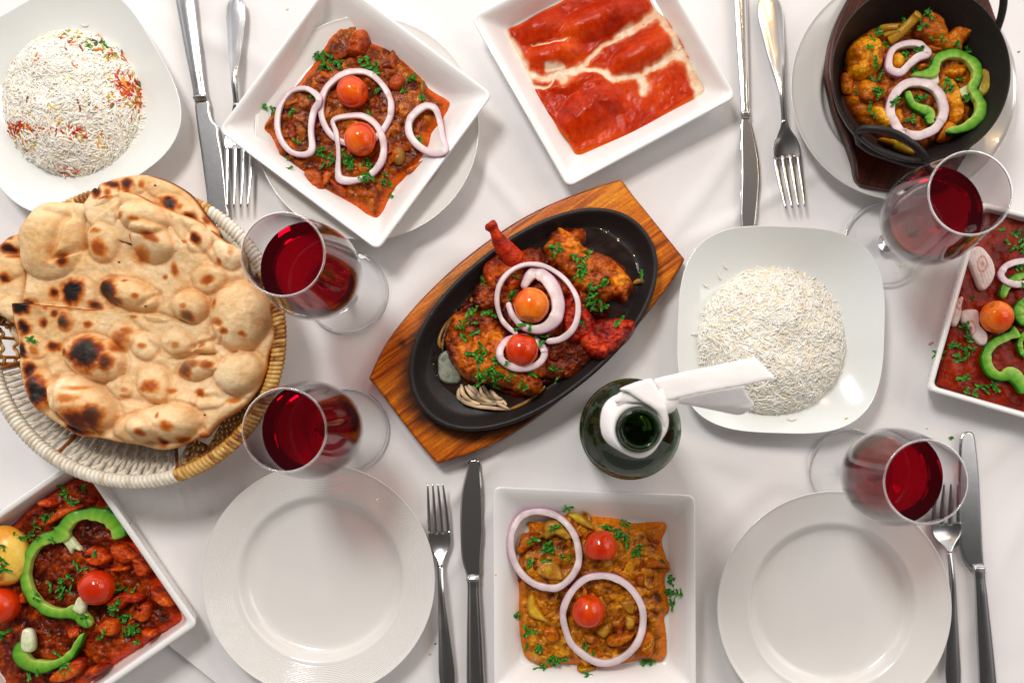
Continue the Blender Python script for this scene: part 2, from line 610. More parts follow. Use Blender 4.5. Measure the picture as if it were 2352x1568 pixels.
# ------------------------------------------------------------------ plates
def round_plate(center, R, label, well=.70, ridges=0, z0=0.0, h=.025, zr=None):
    c = A(0, *center, zr or h)
    R = R / S * (D - (z0 + h)) / D
    P = [(0, .0030), (R * well * .5, .0031), (R * well * .84, .0038), (R * well * .90, .0045), (R * well * .945, .0066), (R * well * .975, .0096), (R * well * .995, .0130), (R * well * 1.015, .0150), (R * well * 1.035, .0160)]
    r0, r1 = R * well * 1.06, R * .985
    n = 120 if ridges else 10
    for i in range(n + 1):
        t = i / n
        r = r0 + (r1 - r0) * t
        z = .0163 + (h - .0012 - .0163) * t ** 1.15
        if ridges:
            z += .00022 * math.sin(t * ridges * 2 * math.pi) * min(1, t * 8, (1 - t) * 8)
        P.append((r, z))
    P += [(R * .993, h - .0003), (R * .998, h - .0006), (R, h - .0015), (R * .998, h - .0028), (R * .985, h - .0042), (R * well * 1.06, .0095), (R * well * .95, .0015), (R * well * .72, .0012),
          (R * well * .70, 0), (R * well * .64, 0), (R * well * .63, .0015), (0, .0015)]
    v, f = lathe([(r, z + z0) for r, z in P], 180, (c[0], c[1], 0))
    return tag(obj("round_plate", v, f, M["porcelain_cream"]), label, "plate")


def rquad(c, rad, n=8):
    """loop round a quadrilateral with rounded corners"""
    c = np.asarray(c, float)
    out = []
    for i in range(4):
        p, a, b = c[i], c[i - 1], c[(i + 1) % 4]
        da = (a - p) / np.linalg.norm(a - p); db = (b - p) / np.linalg.norm(b - p)
        s, e = p + da * rad, p + db * rad
        for k in range(n + 1):
            t = k / n
            out.append((1 - t) ** 2 * s + 2 * t * (1 - t) * p + t * t * e)
        e2 = c[(i + 1) % 4] + (p - c[(i + 1) % 4]) / np.linalg.norm(p - c[(i + 1) % 4]) * rad
        for k in range(1, 6):
            out.append(e + (e2 - e) * k / 6)
    return np.array(out)


def square_plate(zn, corners, floor, zr, z0, label, wall=None, rimw=.004, mat="porcelain", rad=.008, frad=.01, steep=False):
    co = AP(zn, corners, zr); fl = AP(zn, floor, z0 + .004)
    Ro, Fl = rquad(co, rad), rquad(fl, frad)
    cen = co.mean(0)
    wid = np.linalg.norm(co[0] - co[2]) / 2
    inn = lambda k: cen + (Ro - cen) * (1 - k / wid * 1.2)
    L = []
    add = lambda xy, z: L.append(np.column_stack([xy, np.full(len(xy), z)]))
    fc = Fl.mean(0)
    H = zr - z0 - .004
    for s in (.3, .7, .92): add(fc + (Fl - fc) * s, z0 + .004)
    rim_in = inn(rimw)
    prof = [(0, .0), (.05, .012), (.12, .06), (.22, .16), (.4, .37), (.7, .72), (.9, .93), (1, .975)] if not steep else [(0, 0), (.18, .03), (.42, .16), (.62, .42), (.8, .72), (.94, .92), (1, .97)]
    for t, zz in prof: add(Fl + (rim_in - Fl) * t, z0 + .004 + H * zz)
    add(inn(rimw * .72), zr - .0003); add(inn(rimw * .4), zr); add(inn(rimw * .12), zr - .0004); add(Ro, zr - .0016); add(inn(0.0004), zr - .003)
    if steep:
        add(inn(.006), z0 + H * .4); add(inn(.012), z0 + .002); add(inn(.016), z0); add(inn(.02), z0)
    else:
        foot = fc + (Fl - fc) * .98
        add(foot + (Ro - foot) * .6, z0 + H * .5); add(foot * 1.0 + (Ro - foot) * .05, z0 + .002); add(foot, z0); add(fc + (foot - fc) * .93, z0)
    v, f = loops_mesh(L, True, True)
    return tag(obj("square_plate", v, f, M[mat]), label, "plate")


def sq_loop(c, a, b, n, rot, z, N=160):
    t = np.linspace(0, 2 * math.pi, N, endpoint=False)
    x = a * np.sign(np.cos(t)) * np.abs(np.cos(t)) ** (2 / n)
    y = b * np.sign(np.sin(t)) * np.abs(np.sin(t)) ** (2 / n)
    cr, sr = math.cos(rot), math.sin(rot)
    return np.stack([c[0] + x * cr - y * sr, c[1] + x * sr + y * cr, np.full(N, z)], 1)


def soft_square_plate(center, half, rot, label):
    zr = .026
    c = A(0, *center, zr)
    h = half / S * (D - zr) / D
    prof = [(.25, .005, 2.1), (.5, .0052, 2.3), (.6, .0064, 2.5), (.7, .0095, 2.8), (.8, .014, 3.0), (.9, .0195, 3.15), (.97, .0242, 3.2), (.99, .0256, 3.2), (.9965, .026, 3.2), (1, .0252, 3.2),
            (.995, .0238, 3.2), (.96, .0215, 3.2), (.8, .012, 3), (.62, .002, 2.6), (.58, .0, 2.5), (.54, 0, 2.4)]
    L = [sq_loop(c, h * f, h * f, n, rot, z) for f, z, n in prof]
    v, f = loops_mesh(L, True, True)
    return tag(obj("soft_square_plate", v, f, M["porcelain_cool"]), label, "plate"), c


rp1, rc1 = soft_square_plate((150, 226), 238, math.radians(30), "white soft-cornered square plate under the rice with coloured grains")
rp2, rc2 = soft_square_plate((1794, 757), 238, math.radians(-2), "white soft-cornered square plate under the plain rice beside the bottle")
round_plate((845, 297), 258, "round white plate mostly hidden under the tilted square plate with brown curry", zr=.02)
round_plate((2077, 199), 261, "round white plate under the wooden board and black iron pan")
round_plate((730.5, 1332), 268.5, "empty round white plate with fine concentric ridges round its rim", ridges=17)
round_plate((1917, 1397), 270, "empty round white plate with a smooth plain rim")
square_plate(2, [(25, 800), (1006, 1535), (1712, 575), (730, -160)], [(270, 790), (1000, 1350), (1455, 625), (700, 100)], .043, .013, "tilted square white plate holding the brown curry, on a round plate", frad=.018)
square_plate(3, [(78, 140), (866, 1522), (2238, 785), (1450, -597)], [(370, 240), (940, 1245), (1985, 740), (1400, -300)], .03, 0, "square white plate holding the smooth red curry with cream")
square_plate(11, [(80, 62), (1632, 128), (1640, 1640), (88, 1625)], [(345, 330), (1410, 340), (1420, 1415), (300, 1420)], .03, 0, "square white plate holding the orange vegetable curry near the empty ridged plate")
square_plate(0, [(184, 1043), (453, 1433), (66, 1704), (-205, 1314)], [(190, 1092), (404, 1416), (80, 1640), (-138, 1320)], .034, 0, "deep square white dish holding the chunky masala with egg", steep=True, rimw=.0065, rad=.006)
square_plate(0, [(2251, 462), (2690, 570), (2570, 1022), (2129, 895)], [(2266, 500), (2648, 598), (2540, 985), (2156, 880)], .034, 0, "deep square white dish of dark red curry under the wine glass bowl", steep=True, rimw=.0055, rad=.006)


# ------------------------------------------------------------------ looking things up on what is already built
DG = [None]


def refresh():
    bpy.context.view_layer.update()
    DG[0] = bpy.context.evaluated_depsgraph_get()


EYE = Vector(camo.location)


def hit(n, x, y):
    """where the line of sight through a measured point meets the scene"""
    p = A(n, x, y)
    dv = (Vector((p[0], p[1], 0)) - EYE).normalized()
    ok, loc, nor, i, o, m = SC.ray_cast(DG[0], EYE, dv)
    return loc if ok else Vector((p[0], p[1], 0))


def down(x, y, top=.3):
    ok, loc, *_ = SC.ray_cast(DG[0], Vector((x, y, top)), Vector((0, 0, -1)))
    return loc.z if ok else 0.0


# ------------------------------------------------------------------ curries
def curry(zn, name, label, outline, zb, H, cols, oil, seed, lump=.011, edge=.01, res=.00095, dome=.35, oil_w=.007, parts=True, amp=.0042, mat="sauce", group=None):
    pts = smooth_poly(AP(zn, outline, zb + H * .4), 6)
    cen = pts.mean(0)
    if parts:
        jit = 1 + np.array([.022 * fbm(np.array([p[0]]), np.array([p[1]]), .02, 4, seed + 40)[0] for p in pts])
        pts = cen + (pts - cen) * jit[:, None]
    t = thing(name, label, "curry", (cen[0], cen[1], zb), group)

    def zf(x, y, d):
        wx, wy = x + .003 * fbm(x, y, .02, 2, seed + 3), y + .003 * fbm(x, y, .02, 2, seed + 4)
        a1, a2, i1 = worley(wx, wy, lump, seed)
        b1, b2, i2 = worley(wx, wy, lump * .45, seed + 1)
        k = sst(0, edge, d)
        rg_ = 1 - 2 * np.abs(fbm(wx, wy, lump * 1.1, 4, seed + 12))
        ch = (1 - a1 ** 2) * (.1 + .7 * i1) * amp * .8 + rg_ * amp * .45 + (1 - b1 ** 2) * amp * .2 * (.4 + i2) + amp * .4 * fbm(x, y, .005, 4, seed + 2, gain=.65)
        big = .5 + .5 * fbm(x, y, .035, 2, seed + 8)
        return zb + .0008 * sst(0, .002, d) + k * (H * (dome * sst(0, .05, d) + (1 - dome)) * (.55 + .45 * big) + np.maximum(ch, -.0004) * (.5 + .7 * big)) * 1.0

    def cf(x, y, d, z):
        wx, wy = x + .003 * fbm(x, y, .02, 2, seed + 3), y + .003 * fbm(x, y, .02, 2, seed + 4)
        a1, a2, i1 = worley(wx, wy, lump, seed)
        b1, b2, i2 = worley(wx, wy, lump * .45, seed + 1)
        rg_ = 1 - 2 * np.abs(fbm(wx, wy, lump * 1.1, 4, seed + 12))
        v = .30 + .30 * rg_ + .45 * fbm(x, y, .03, 4, seed + 6) + .35 * (i1 - .5) * (1 - sst(.4, .8, a1)) + .3 * fbm(x, y, .004, 3, seed + 7) + .25 * (i2 - .5)
        c = pal(v, cols)
        e = 1 - sst(oil_w * .4, oil_w * 1.3, d + .003 * fbm(x, y, .012, 3, seed + 9))
        c = mix(c, np.array(oil), e * .85)
        return c
    obj_ = field("sauce", pts, res, zf, cf, M[mat], t)
    return t


def piece(zn, name, outline, zb, h, cols, parent, seed, w=.006, res=.0009, bump=.0012, mat="meat", n=4, fine=.006, ridge=None, cfx=None, tilt=(0, 0), label=None):
    pts = smooth_poly(AP(zn, outline, zb + h * .7), n + 2)
    cen = pts.mean(0)
    rag = {"meat": .055, "sauce": .05, "veg": .07, "onion": .02}[mat]
    pts = cen + (pts - cen) * (1 + rag * fbm(pts[:, 0], pts[:, 1], .008, 4, seed + 50))[:, None]

    def zf(x, y, d):
        if mat in ("meat", "sauce"):
            d = np.maximum(d + .35 * w * fbm(x, y, .007, 3, seed + 51) * sst(0, w * .5, d), 0)
        k = np.sqrt(np.clip(1 - (1 - np.clip(d / w, 0, 1)) ** 2, 0, 1))
        if mat in ("meat", "sauce"):
            k = k * (1 + .16 * (1 - 2 * np.abs(fbm(x, y, fine * 1.6, 3, seed + 52))))
        z = zb + h * (.15 + .85 * k) + k * (bump * 1.6 * fbm(x, y, fine * 2.5, 4, seed) + bump * .6 * fbm(x, y, fine * .5, 2, seed + 1)) + k * ((x - cen[0]) * tilt[0] + (y - cen[1]) * tilt[1])
        if ridge:
            u = x * math.cos(ridge[0]) + y * math.sin(ridge[0])
            z += k * ridge[2] * np.sin((u + .002 * fbm(x, y, .02, 2, seed)) / ridge[1] * 6.283)
        return z

    def cf(x, y, d, z):
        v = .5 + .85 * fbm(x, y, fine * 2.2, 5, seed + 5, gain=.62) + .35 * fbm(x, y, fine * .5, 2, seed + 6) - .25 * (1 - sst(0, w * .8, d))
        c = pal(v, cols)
        if cfx: c = cfx(x, y, d, z, c)
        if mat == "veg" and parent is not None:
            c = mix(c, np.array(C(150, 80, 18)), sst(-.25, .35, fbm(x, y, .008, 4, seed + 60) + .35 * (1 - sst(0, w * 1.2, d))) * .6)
        return c
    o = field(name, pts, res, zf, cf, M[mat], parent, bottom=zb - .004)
    if label: o["label"] = label
    return o


def onion_ring(zn, line, w, label, h=.0045, closed=True, kind="onion", lift=.0006, z=None, name=None, purple=1.0, parent=None, stiff=1.0, n=6, cat=None, group=None):
    """a cut ring lying on whatever is below it; LINE = its centre line, w = band width (measured units) or list"""
    line = np.array(line, float)
    ww = np.full(len(line), float(w)) if np.isscalar(w) else np.array(w, float)
    l3 = smooth_poly(np.column_stack([line, ww]), n, closed)
    if z is None:
        H = np.array([hit(zn, p[0], p[1]) for p in l3])
        Am = np.column_stack([H[:, 0], H[:, 1], np.ones(len(H))])
        co, *_ = np.linalg.lstsq(Am, H[:, 2], rcond=None)
        r = H[:, 2] - Am @ co
        k = np.exp(-np.linspace(-2, 2, 2 * n + 1) ** 2); k /= k.sum()
        if closed:
            sm = np.convolve(np.concatenate([r[-n:], r, r[:n]]), k, "valid")
        else:
            sm = np.convolve(np.pad(r, n, mode="edge"), k, "valid")
        zz = Am @ co + np.percentile(r, 80) * .8 * stiff + sm * .6 + h / 2 + lift
    else:
        zz = np.full(len(l3), z) if np.isscalar(z) else np.interp(np.linspace(0, 1, len(l3)), np.linspace(0, 1, len(z)), z)
    c = np.array([A(zn, p[0], p[1], q) for p, q in zip(l3, zz)])
    hw = np.array([ln(zn, p[2] / 2, q) for p, q in zip(l3, zz)]) * (.88 if kind == "onion" else 1)
    if closed:
        T = np.roll(c, -1, 0) - np.roll(c, 1, 0)
    else:
        T = np.gradient(c, axis=0)
    T /= np.linalg.norm(T, axis=1)[:, None]
    N = np.column_stack([T[:, 1], -T[:, 0]])
    ar = 0.5 * np.sum(c[:, 0] * np.roll(c[:, 1], -1) - np.roll(c[:, 0], -1) * c[:, 1])
    if ar < 0: N = -N
    m = 20
    a = np.linspace(0, 2 * math.pi, m, endpoint=False)
    pw_ = .30 if kind == "onion" else .30
    u = np.sign(np.cos(a)) * np.abs(np.cos(a)) ** pw_
    v = np.sign(np.sin(a)) * np.abs(np.sin(a)) ** pw_
    L, Cc = [], []
    K = len(c)
    wob = vn(np.arange(K) * .35, np.zeros(K), int(line[0][0]))
    for i in range(K):
        s = 1.0
        if not closed:
            s = min(1, .35 + i / 2.0, .35 + (K - 1 - i) / 2.0)
        q = c[i][None] + N[i][None] * (u * hw[i] * s * (1 + (.08 if kind == "onion" else .16) * wob[i]) + (h * .18 * (v < 0) * 0))[:, None]
        zc = zz[i] + v * h / 2 * s + (0.0006 * wob[i])
        zc = zc - (u > 0) * u * h * .10 * (v > 0)
        L.append(np.column_stack([q, zc]))
        f = 1 + .05 * wob[i]
        if kind == "onion":
            base = np.tile(np.array(C(222, 206, 204)) * f, (m, 1)) * (1 + .06 * np.sin(np.arange(m) * 2.1 + i * .9))[:, None]
            t = (np.clip((u - .5) / .48, 0, 1) * np.where(v > .55, .75, 1.1))[:, None] * purple * .9
            t = np.clip(t, 0, 1)
            base = base * (1 - t) + np.array(C(178, 116, 156)) * t
            tt = np.clip((-u - .6) / .4, 0, 1)[:, None] * .25
            base = base * (1 - tt) + np.array(C(205, 180, 180)) * tt
        else:
            g1, g2, g3 = np.array(C(26, 104, 10)), np.array(C(90, 156, 22)), np.array(C(176, 200, 90))
            t = ((u + 1) / 2)[:, None]
            base = np.where(t > .72, g2 + (g1 - g2) * np.clip((t - .72) / .15, 0, 1), g3 * .9 + (g2 - g3 * .9) * np.clip(t / .5, 0, 1)) * f
            base = np.where((v > .6)[:, None] & (t < .90) & (t > .04), base * .35 + (np.array(C(146, 190, 74)) * (1 - t) + np.array(C(84, 158, 30)) * t) * .65 * (f + .12 * math.sin(i * 1.7)), base)
        Cc.append(base)
    cc = np.concatenate(Cc)
    if closed:
        V, F = loops_mesh([np.array(l) for l in L] + [L[0]])
        cc = np.concatenate([cc, Cc[0]])
    else:
        V, F = loops_mesh(L, True, True)
        cc = np.concatenate([cc, Cc[0][:1] if kind == "onion" else [C(150, 190, 80)], Cc[-1][:1] if kind == "onion" else [C(150, 190, 80)]])
    nm = name or ("onion_ring" if kind == "onion" else "pepper_ring")
    o = obj(nm, V, F, M["onion" if kind == "onion" else "veg"], parent, cc)
    if parent is None:
        tag(o, label, cat or ("onion" if kind == "onion" else "pepper"), group)
    return o


def ell(cx, cy, rx, ry, rot=0, n=16, wob=0.03, seed=0):
    r = random.Random(seed + int(cx) * 7 + int(cy))
    out = []
    for i in range(n):
        a = 2 * math.pi * i / n
        k = 1 + r.uniform(-wob, wob)
        x, y = rx * k * math.cos(a), ry * k * math.sin(a)
        out.append((cx + x * math.cos(rot) - y * math.sin(rot), cy + x * math.sin(rot) + y * math.cos(rot)))
    return out


def tomato(zn, x, y, r, label, seed, squash=.95, cut=None, tone=0.0, dent=(.6, -.5)):
    hp = hit(zn, x, y)
    z = hp.z
    r = r * .95
    R = ln(zn, r, z)
    zc = z + R * .62
    c = A(zn, x, y, zc)
    R = ln(zn, r, zc)
    nu, nv = 56, 36
    th = np.linspace(0, math.pi, nv)[:, None]; ph = np.linspace(0, 2 * math.pi, nu, endpoint=False)[None]
    d = np.stack([np.sin(th) * np.cos(ph), np.sin(th) * np.sin(ph), np.cos(th) * np.ones_like(ph)], -1).reshape(-1, 3)
    ax = np.array([dent[0], dent[1], .25]); ax /= np.linalg.norm(ax)
    dt = d @ ax
    rad = 1 + .03 * fbm(d[:, 0], d[:, 1], 1.2, 2, seed, d[:, 2]) - .16 * np.exp(-((1 - dt) / .05)) + .035 * np.exp(-((dt - .82) / .12) ** 2)
    p = d * rad[:, None]
    p[:, 2] *= squash
    if cut is not None:
        cx_, cy_, off = cut
        nrm = np.array([cx_, cy_, 0.15]); nrm /= np.linalg.norm(nrm)
        s = p @ nrm
        over = np.maximum(s - off, 0)
        p = p - nrm[None] * (over * .93)[:, None]
    v = .5 + .55 * fbm(d[:, 0] * 1.0, d[:, 1], 1.0, 2, seed + 2, d[:, 2]) + .12 * vn(dt * 0 + np.arctan2(d @ np.cross(ax, [0, 0, 1]), d[:, 2]) * 9, dt * 1.5, seed + 3) + tone
    col = pal(v, [C(190, 40, 4), C(214, 60, 6), C(228, 88, 12), C(238, 124, 24)])
    spot = np.exp(-((1 - dt) / .015))
    col = mix(col, np.array(C(120, 80, 20)), spot * .6)
    V = p * R + np.array([c[0], c[1], zc])
    F = []
    i = np.arange(nu); j = (i + 1) % nu
    for k in range(nv - 1):
        F.append(np.stack([k * nu + i, k * nu + j, (k + 1) * nu + j, (k + 1) * nu + i], 1)[:, ::-1])
    o = obj("cherry_tomato", V, [np.concatenate(F)], M["tomato"], None, col)
    return tag(o, label, "tomato")


# ---- chopped coriander
HERB = []


def herb_protos():
    r = random.Random(5)
    for k in range(14):
        if k % 3:   # a curled shred
            n = 8
            L = r.uniform(.006, .012); a = r.uniform(-1.8, 1.8)
            cl = []
            x = y = 0; ang = 0
            for i in range(n):
                cl.append((x, y)); ang += a / n + r.uniform(-.25, .25)
                x += L / n * math.cos(ang); y += L / n * math.sin(ang)
            cl = np.array(cl) - np.mean(cl, 0)
            T = np.gradient(cl, axis=0); T /= np.linalg.norm(T, axis=1)[:, None]
            N = np.column_stack([-T[:, 1], T[:, 0]])
            w = np.array([r.uniform(.0005, .0016) for _ in range(n)]); w[0] *= .4; w[-1] *= .4
            w2 = np.array([r.uniform(.0004, .0014) for _ in range(n)])
            zz = np.array([.0007 * math.sin(i * 1.1 + k) + .0008 for i in range(n)])
            a3 = np.column_stack([cl + N * w[:, None], zz + .0006]); b3 = np.column_stack([cl, zz]); c3 = np.column_stack([cl - N * w2[:, None], zz + .0007])
            rows = [a3, b3, c3]
        else:       # a lobed leaf fragment
            n = 12
            rad = np.array([r.uniform(.0022, .0045) * (1.0 if i % 3 else .45) for i in range(n)])
            an = np.linspace(0, 2 * math.pi, n, endpoint=False)
            asp = r.uniform(.45, .8)
            pr = np.column_stack([rad * np.cos(an), rad * np.sin(an) * asp])
            fold = r.uniform(.15, .5)
            zz = np.abs(pr[:, 1]) * fold + .0006 + .0004 * np.sin(an * 3 + k)
            V = np.concatenate([np.column_stack([pr, zz]), [[0, 0, .0004]]])
            Vb = V - np.array([0, 0, .0003])
            i = np.arange(n); j = (i + 1) % n
            F = [np.concatenate([np.stack([i, j, np.full(n, n)], 1), np.stack([j, i, np.full(n, n)], 1) + n + 1]), np.stack([i, i + n + 1, j + n + 1, j], 1)]
            VV = np.concatenate([V, Vb])
            cols = np.array([C(*random.Random(k * 50 + q).choice([(36, 112, 24), (58, 144, 36), (84, 164, 48), (28, 84, 22)])) for q in range(len(VV))])
            HERB.append(mesh_data("coriander_leaf", VV, F, M["herb"], cols, False))
            continue
        V = np.concatenate(rows)
        Vb = V - np.array([0, 0, .0003])
        i = np.arange(n - 1)
        Ft = np.concatenate([np.stack([i, i + 1, i + 1 + n, i + n], 1), np.stack([i + n, i + 1 + n, i + 1 + 2 * n, i + 2 * n], 1)])
        off = 3 * n
        Fs = np.concatenate([np.stack([i + 1, i, i + off, i + 1 + off], 1), np.stack([i + 2 * n, i + 1 + 2 * n, i + 1 + 2 * n + off, i + 2 * n + off], 1)])
        VV = np.concatenate([V, Vb])
        cols = np.array([C(*random.Random(k * 50 + q).choice([(36, 112, 24), (58, 144, 36), (96, 170, 56), (30, 88, 22)])) for q in range(len(VV))])
        HERB.append(mesh_data("coriander_leaf", VV, [np.concatenate([Ft, Ft[:, ::-1] + off, Fs])], M["herb"], cols, False))


herb_protos()


LM = {2: ("brown curry", [(850, 566, "the upper tomato"), (900, 853, "the lower tomato"), (500, 760, "the D-shaped onion ring"), (1310, 800, "the onion ring at the edge"), (880, 250, "the big meat chunk"), (620, 1120, "the meat chunk nearest the wine glass")], ("cutlery", "smooth red curry", "far", "wine glass")),
      11: ("vegetable curry", [(478, 545, "the upper onion ring"), (910, 530, "the halved tomato"), (815, 1020, "the whole tomato"), (1180, 1250, "the wider onion ring"), (1400, 800, "the coriander heap at the edge"), (300, 1300, "the bottom corner")], ("knife", "smooth empty plate", "bottle", "near")),
      14: ("iron pan", [(490, 480, "the ridged chicken chunk"), (850, 520, "the kidney-shaped onion ring"), (925, 955, "the big onion ring"), (1300, 480, "the green pepper ring"), (1050, 220, "the topmost chicken piece"), (580, 900, "the pale chicken piece")], ("fork", "outer", "far", "wine glass")),
      9: ("masala", [(683, 893, "the shiny tomato"), (20, 665, "the boiled egg"), (300, 560, "the large pepper bend"), (750, 420, "the upper pepper end"), (930, 1080, "the two orange chunks"), (300, 1430, "the short pepper piece"), (560, 1060, "the pale pepper rib")], ("egg", "ridged plate", "basket", "near")),
      13: ("dark red curry", [(618, 765, "the orange tomato"), (530, 470, "the leaf-shaped onion slice"), (760, 495, "the oval onion ring"), (460, 830, "the hourglass onion piece"), (600, 1080, "the lobed pepper piece")], ("plain rice", "outer", "iron pan", "knife")),
      6: ("sizzling plate", [(910, 706, "the upper tomato"), (858, 942, "the lower tomato"), (1250, 560, "the far chicken piece"), (620, 900, "the near chicken piece"), (1330, 860, "the red chunk on the rim"), (760, 380, "the drumstick bone")], ("basket", "plain rice", "far", "near")),
      5: ("large flatbread", [(110, 762, "the charred bubble"), (300, 730, "the small dark blister")], ("outer", "wine glass", "torn fold", "masala"))}


def herb_label(zn, x, y, n):
    dish, lms, sides = LM[zn]
    lx, ly, nm = min(lms, key=lambda l: math.hypot(l[0] - x, l[1] - y))
    dx, dy = x - lx, y - ly
    side = sides[0 if dx < 0 else 1] if abs(dx) > abs(dy) else sides[2 if dy < 0 else 3]
    size = "lone coriander leaf" if n == 1 else "coriander leaf pair" if n == 2 else "small coriander clump" if n < 5 else "dense coriander clump"
    ds = math.hypot(dx, dy) * ZT[zn][2]
    dist = "on" if ds < 14 else "touching" if ds < 27 else "beside" if ds < 42 else "near" if ds < 60 else "off"
    ab = abs(dx) / max(abs(dy), 1)
    if .5 < ab < 2 and side not in ("outer",):
        side = (sides[2 if dy < 0 else 3] + " and " + sides[0 if dx < 0 else 1]) if len((size + nm + dish).split()) < 11 else side
    t = f"{size} {dist} {nm}, {side} side, {dish}"
    t2 = f"{size} {dist} {nm}, {side} side"
    return t if len(t.split()) <= 16 else t2 if len(t2.split()) <= 16 else f"{size} {dist} {nm}, {side.split(' and ')[0]} side"


def herbs(zn, spots, label, group, seed=0):
    """spots: (x, y, number of leaves, spread) in measured units"""
    r = random.Random(seed)
    for x, y, n, sp in spots:
        h0 = hit(zn, x, y)
        root = None
        label = herb_label(zn, x, y, n)
        for k in range(n):
            px, py = x + r.gauss(0, sp * .5), y + r.gauss(0, sp * .5)
            if n == 1: px, py = x, y
            h = hit(zn, px, py)
            me = r.choice(HERB)
            o = bpy.data.objects.new("coriander_leaf" if n == 1 else "leaf", me)
            COL.objects.link(o)
            sc = r.uniform(.85, 1.5)
            if n == 1:
                o.location = (h.x, h.y, h.z + .0002)
                tag(o, label, "coriander", group)
            else:
                if root is None:
                    root = thing("coriander_clump", label, "coriander", (h0.x, h0.y, h0.z), group)
                o.parent = root
                o.location = (h.x - h0.x, h.y - h0.y, max(min(h.z - h0.z, .004), -.004) + .0003 + .0012 * r.random())
            o.rotation_euler = (r.uniform(-.5, .5), r.uniform(-.5, .5), r.uniform(0, 6.28))
            o.scale = (sc, sc, sc)


def slivers(zn, parent, outline_pts, n, cols, seed, name="onion_slice", L=(.012, .022), w=(.0018, .0032), mat="sauce", zoff=.0004):
    """cooked strips half sunk in the sauce, placed inside the outline"""
    r = random.Random(seed)
    P = np.array(outline_pts, float)
    lo, hi = P.min(0), P.max(0)
    k = 0
    tries = 0
    while k < n and tries < n * 20:
        tries += 1
        px, py = r.uniform(lo[0], hi[0]), r.uniform(lo[1], hi[1])
        d, _, _, ins = seg_dist(np.array([px]), np.array([py]), P)
        if not ins[0] or ln(zn, d[0]) < .009: continue
        c = hit(zn, px, py)
        ang = r.uniform(0, 6.28); bend = r.uniform(-1.8, 1.8); Ln = r.uniform(*L)
        m = 9
        pts = []
        x, y, a = c.x, c.y, ang
        for i in range(m):
            pts.append((x, y)); a += bend / m
            x += Ln / m * math.cos(a); y += Ln / m * math.sin(a)
        zs = [down(q[0], q[1], .055) for q in pts]
        zm = np.convolve(np.pad(zs, 2, mode="edge"), np.ones(5) / 5, "valid")
        zm = np.minimum(zm, np.median(zm) + .0015)
        pts = [(q[0], q[1], zz + zoff) for q, zz in zip(pts, zm)]
        rr = r.uniform(*w) * np.sin(np.linspace(.5, 2.7, m)) ** .5 * np.array([r.uniform(.6, 1.3) for _ in range(m)])
        V, F = tube(pts, rr, 9, flat=.36)
        V = V + np.column_stack([fbm(V[:, 0], V[:, 1], .004, 3, seed), fbm(V[:, 0], V[:, 1], .004, 3, seed + 1), fbm(V[:, 0], V[:, 1], .004, 3, seed + 2)]) * .0011
        base = np.array(cols[r.randrange(len(cols))]) * r.uniform(.8, 1.15)
        f = 1 + .25 * fbm(V[:, 0], V[:, 1], .004, 2, seed)
        obj(name, V, F, M[mat], parent, base[None] * f[:, None])
        k += 1


# ================= brown curry on the tilted square plate
BR = [C(84, 36, 6), C(124, 60, 10), C(154, 82, 16), C(188, 112, 26), C(210, 144, 54)]
o2 = [(790, 135), (850, 160), (900, 250), (960, 250), (1080, 270), (1180, 350), (1270, 450), (1310, 530), (1380, 580), (1455, 625), (1425, 700), (1400, 740), (1330, 820), (1340, 900), (1290, 1000), (1200, 1070), (1110, 1150),
      (1060, 1240), (1020, 1345), (990, 1350), (930, 1310), (860, 1260), (760, 1225), (650, 1190), (560, 1110), (450, 1040), (350, 990), (370, 920), (340, 850), (275, 800), (330, 700), (420, 620), (500, 520), (560, 440), (640, 340), (690, 230), (740, 160)]
c2 = curry(2, "brown_curry", "thick brown onion curry pooled in the tilted square plate", o2, .0172, .0075, BR, C(228, 118, 16), 11)
OR = [C(120, 50, 10), C(190, 84, 14), C(216, 110, 24), C(226, 140, 50)]
piece(2, "meat_chunk", [(830, 230), (860, 185), (920, 172), (945, 210), (945, 270), (925, 330), (870, 345), (800, 320)], .021, .013, [C(160, 70, 10), C(204, 104, 16), C(222, 132, 32)], c2, 21)
piece(2, "meat_chunk", [(550, 1050), (620, 1030), (680, 1080), (690, 1130), (650, 1180), (590, 1140)], .020, .010, [C(150, 62, 12), C(190, 96, 26), C(205, 124, 50)], c2, 22)
piece(2, "meat_chunk", [(690, 1080), (760, 1110), (820, 1160), (800, 1200), (740, 1160)], .020, .008, [C(150, 62, 12), C(190, 90, 20), C(205, 110, 36)], c2, 23)
piece(2, "meat_chunk", [(1080, 470), (1150, 450), (1170, 510), (1130, 555), (1070, 540)], .022, .008, [C(140, 56, 12), C(184, 88, 24), C(196, 104, 36)], c2, 24)
piece(2, "meat_chunk", [(1170, 1040), (1250, 990), (1340, 950), (1330, 980), (1250, 1040), (1190, 1060)], .0185, .006, [C(170, 80, 12), C(206, 110, 30), C(214, 130, 50)], c2, 25)
piece(2, "pepper_slice", [(1085, 960), (1110, 900), (1160, 905), (1172, 960), (1150, 1000), (1110, 1000)], .023, .006, [C(120, 100, 26), C(140, 124, 44), C(150, 134, 60)], c2, 26, mat="veg", bump=.0004, label="olive green slice of cooked pepper")
piece(2, "pepper_slice", [(450, 800), (480, 800), (500, 840), (495, 880), (470, 870)], .0225, .005, [C(140, 100, 16), C(160, 120, 30)], c2, 27, mat="veg", bump=.0004)
piece(2, "pepper_slice", [(1265, 500), (1290, 490), (1300, 550), (1275, 590), (1255, 560)], .020, .006, [C(130, 90, 16), C(150, 110, 30)], c2, 28, mat="veg", bump=.0004)
refresh()
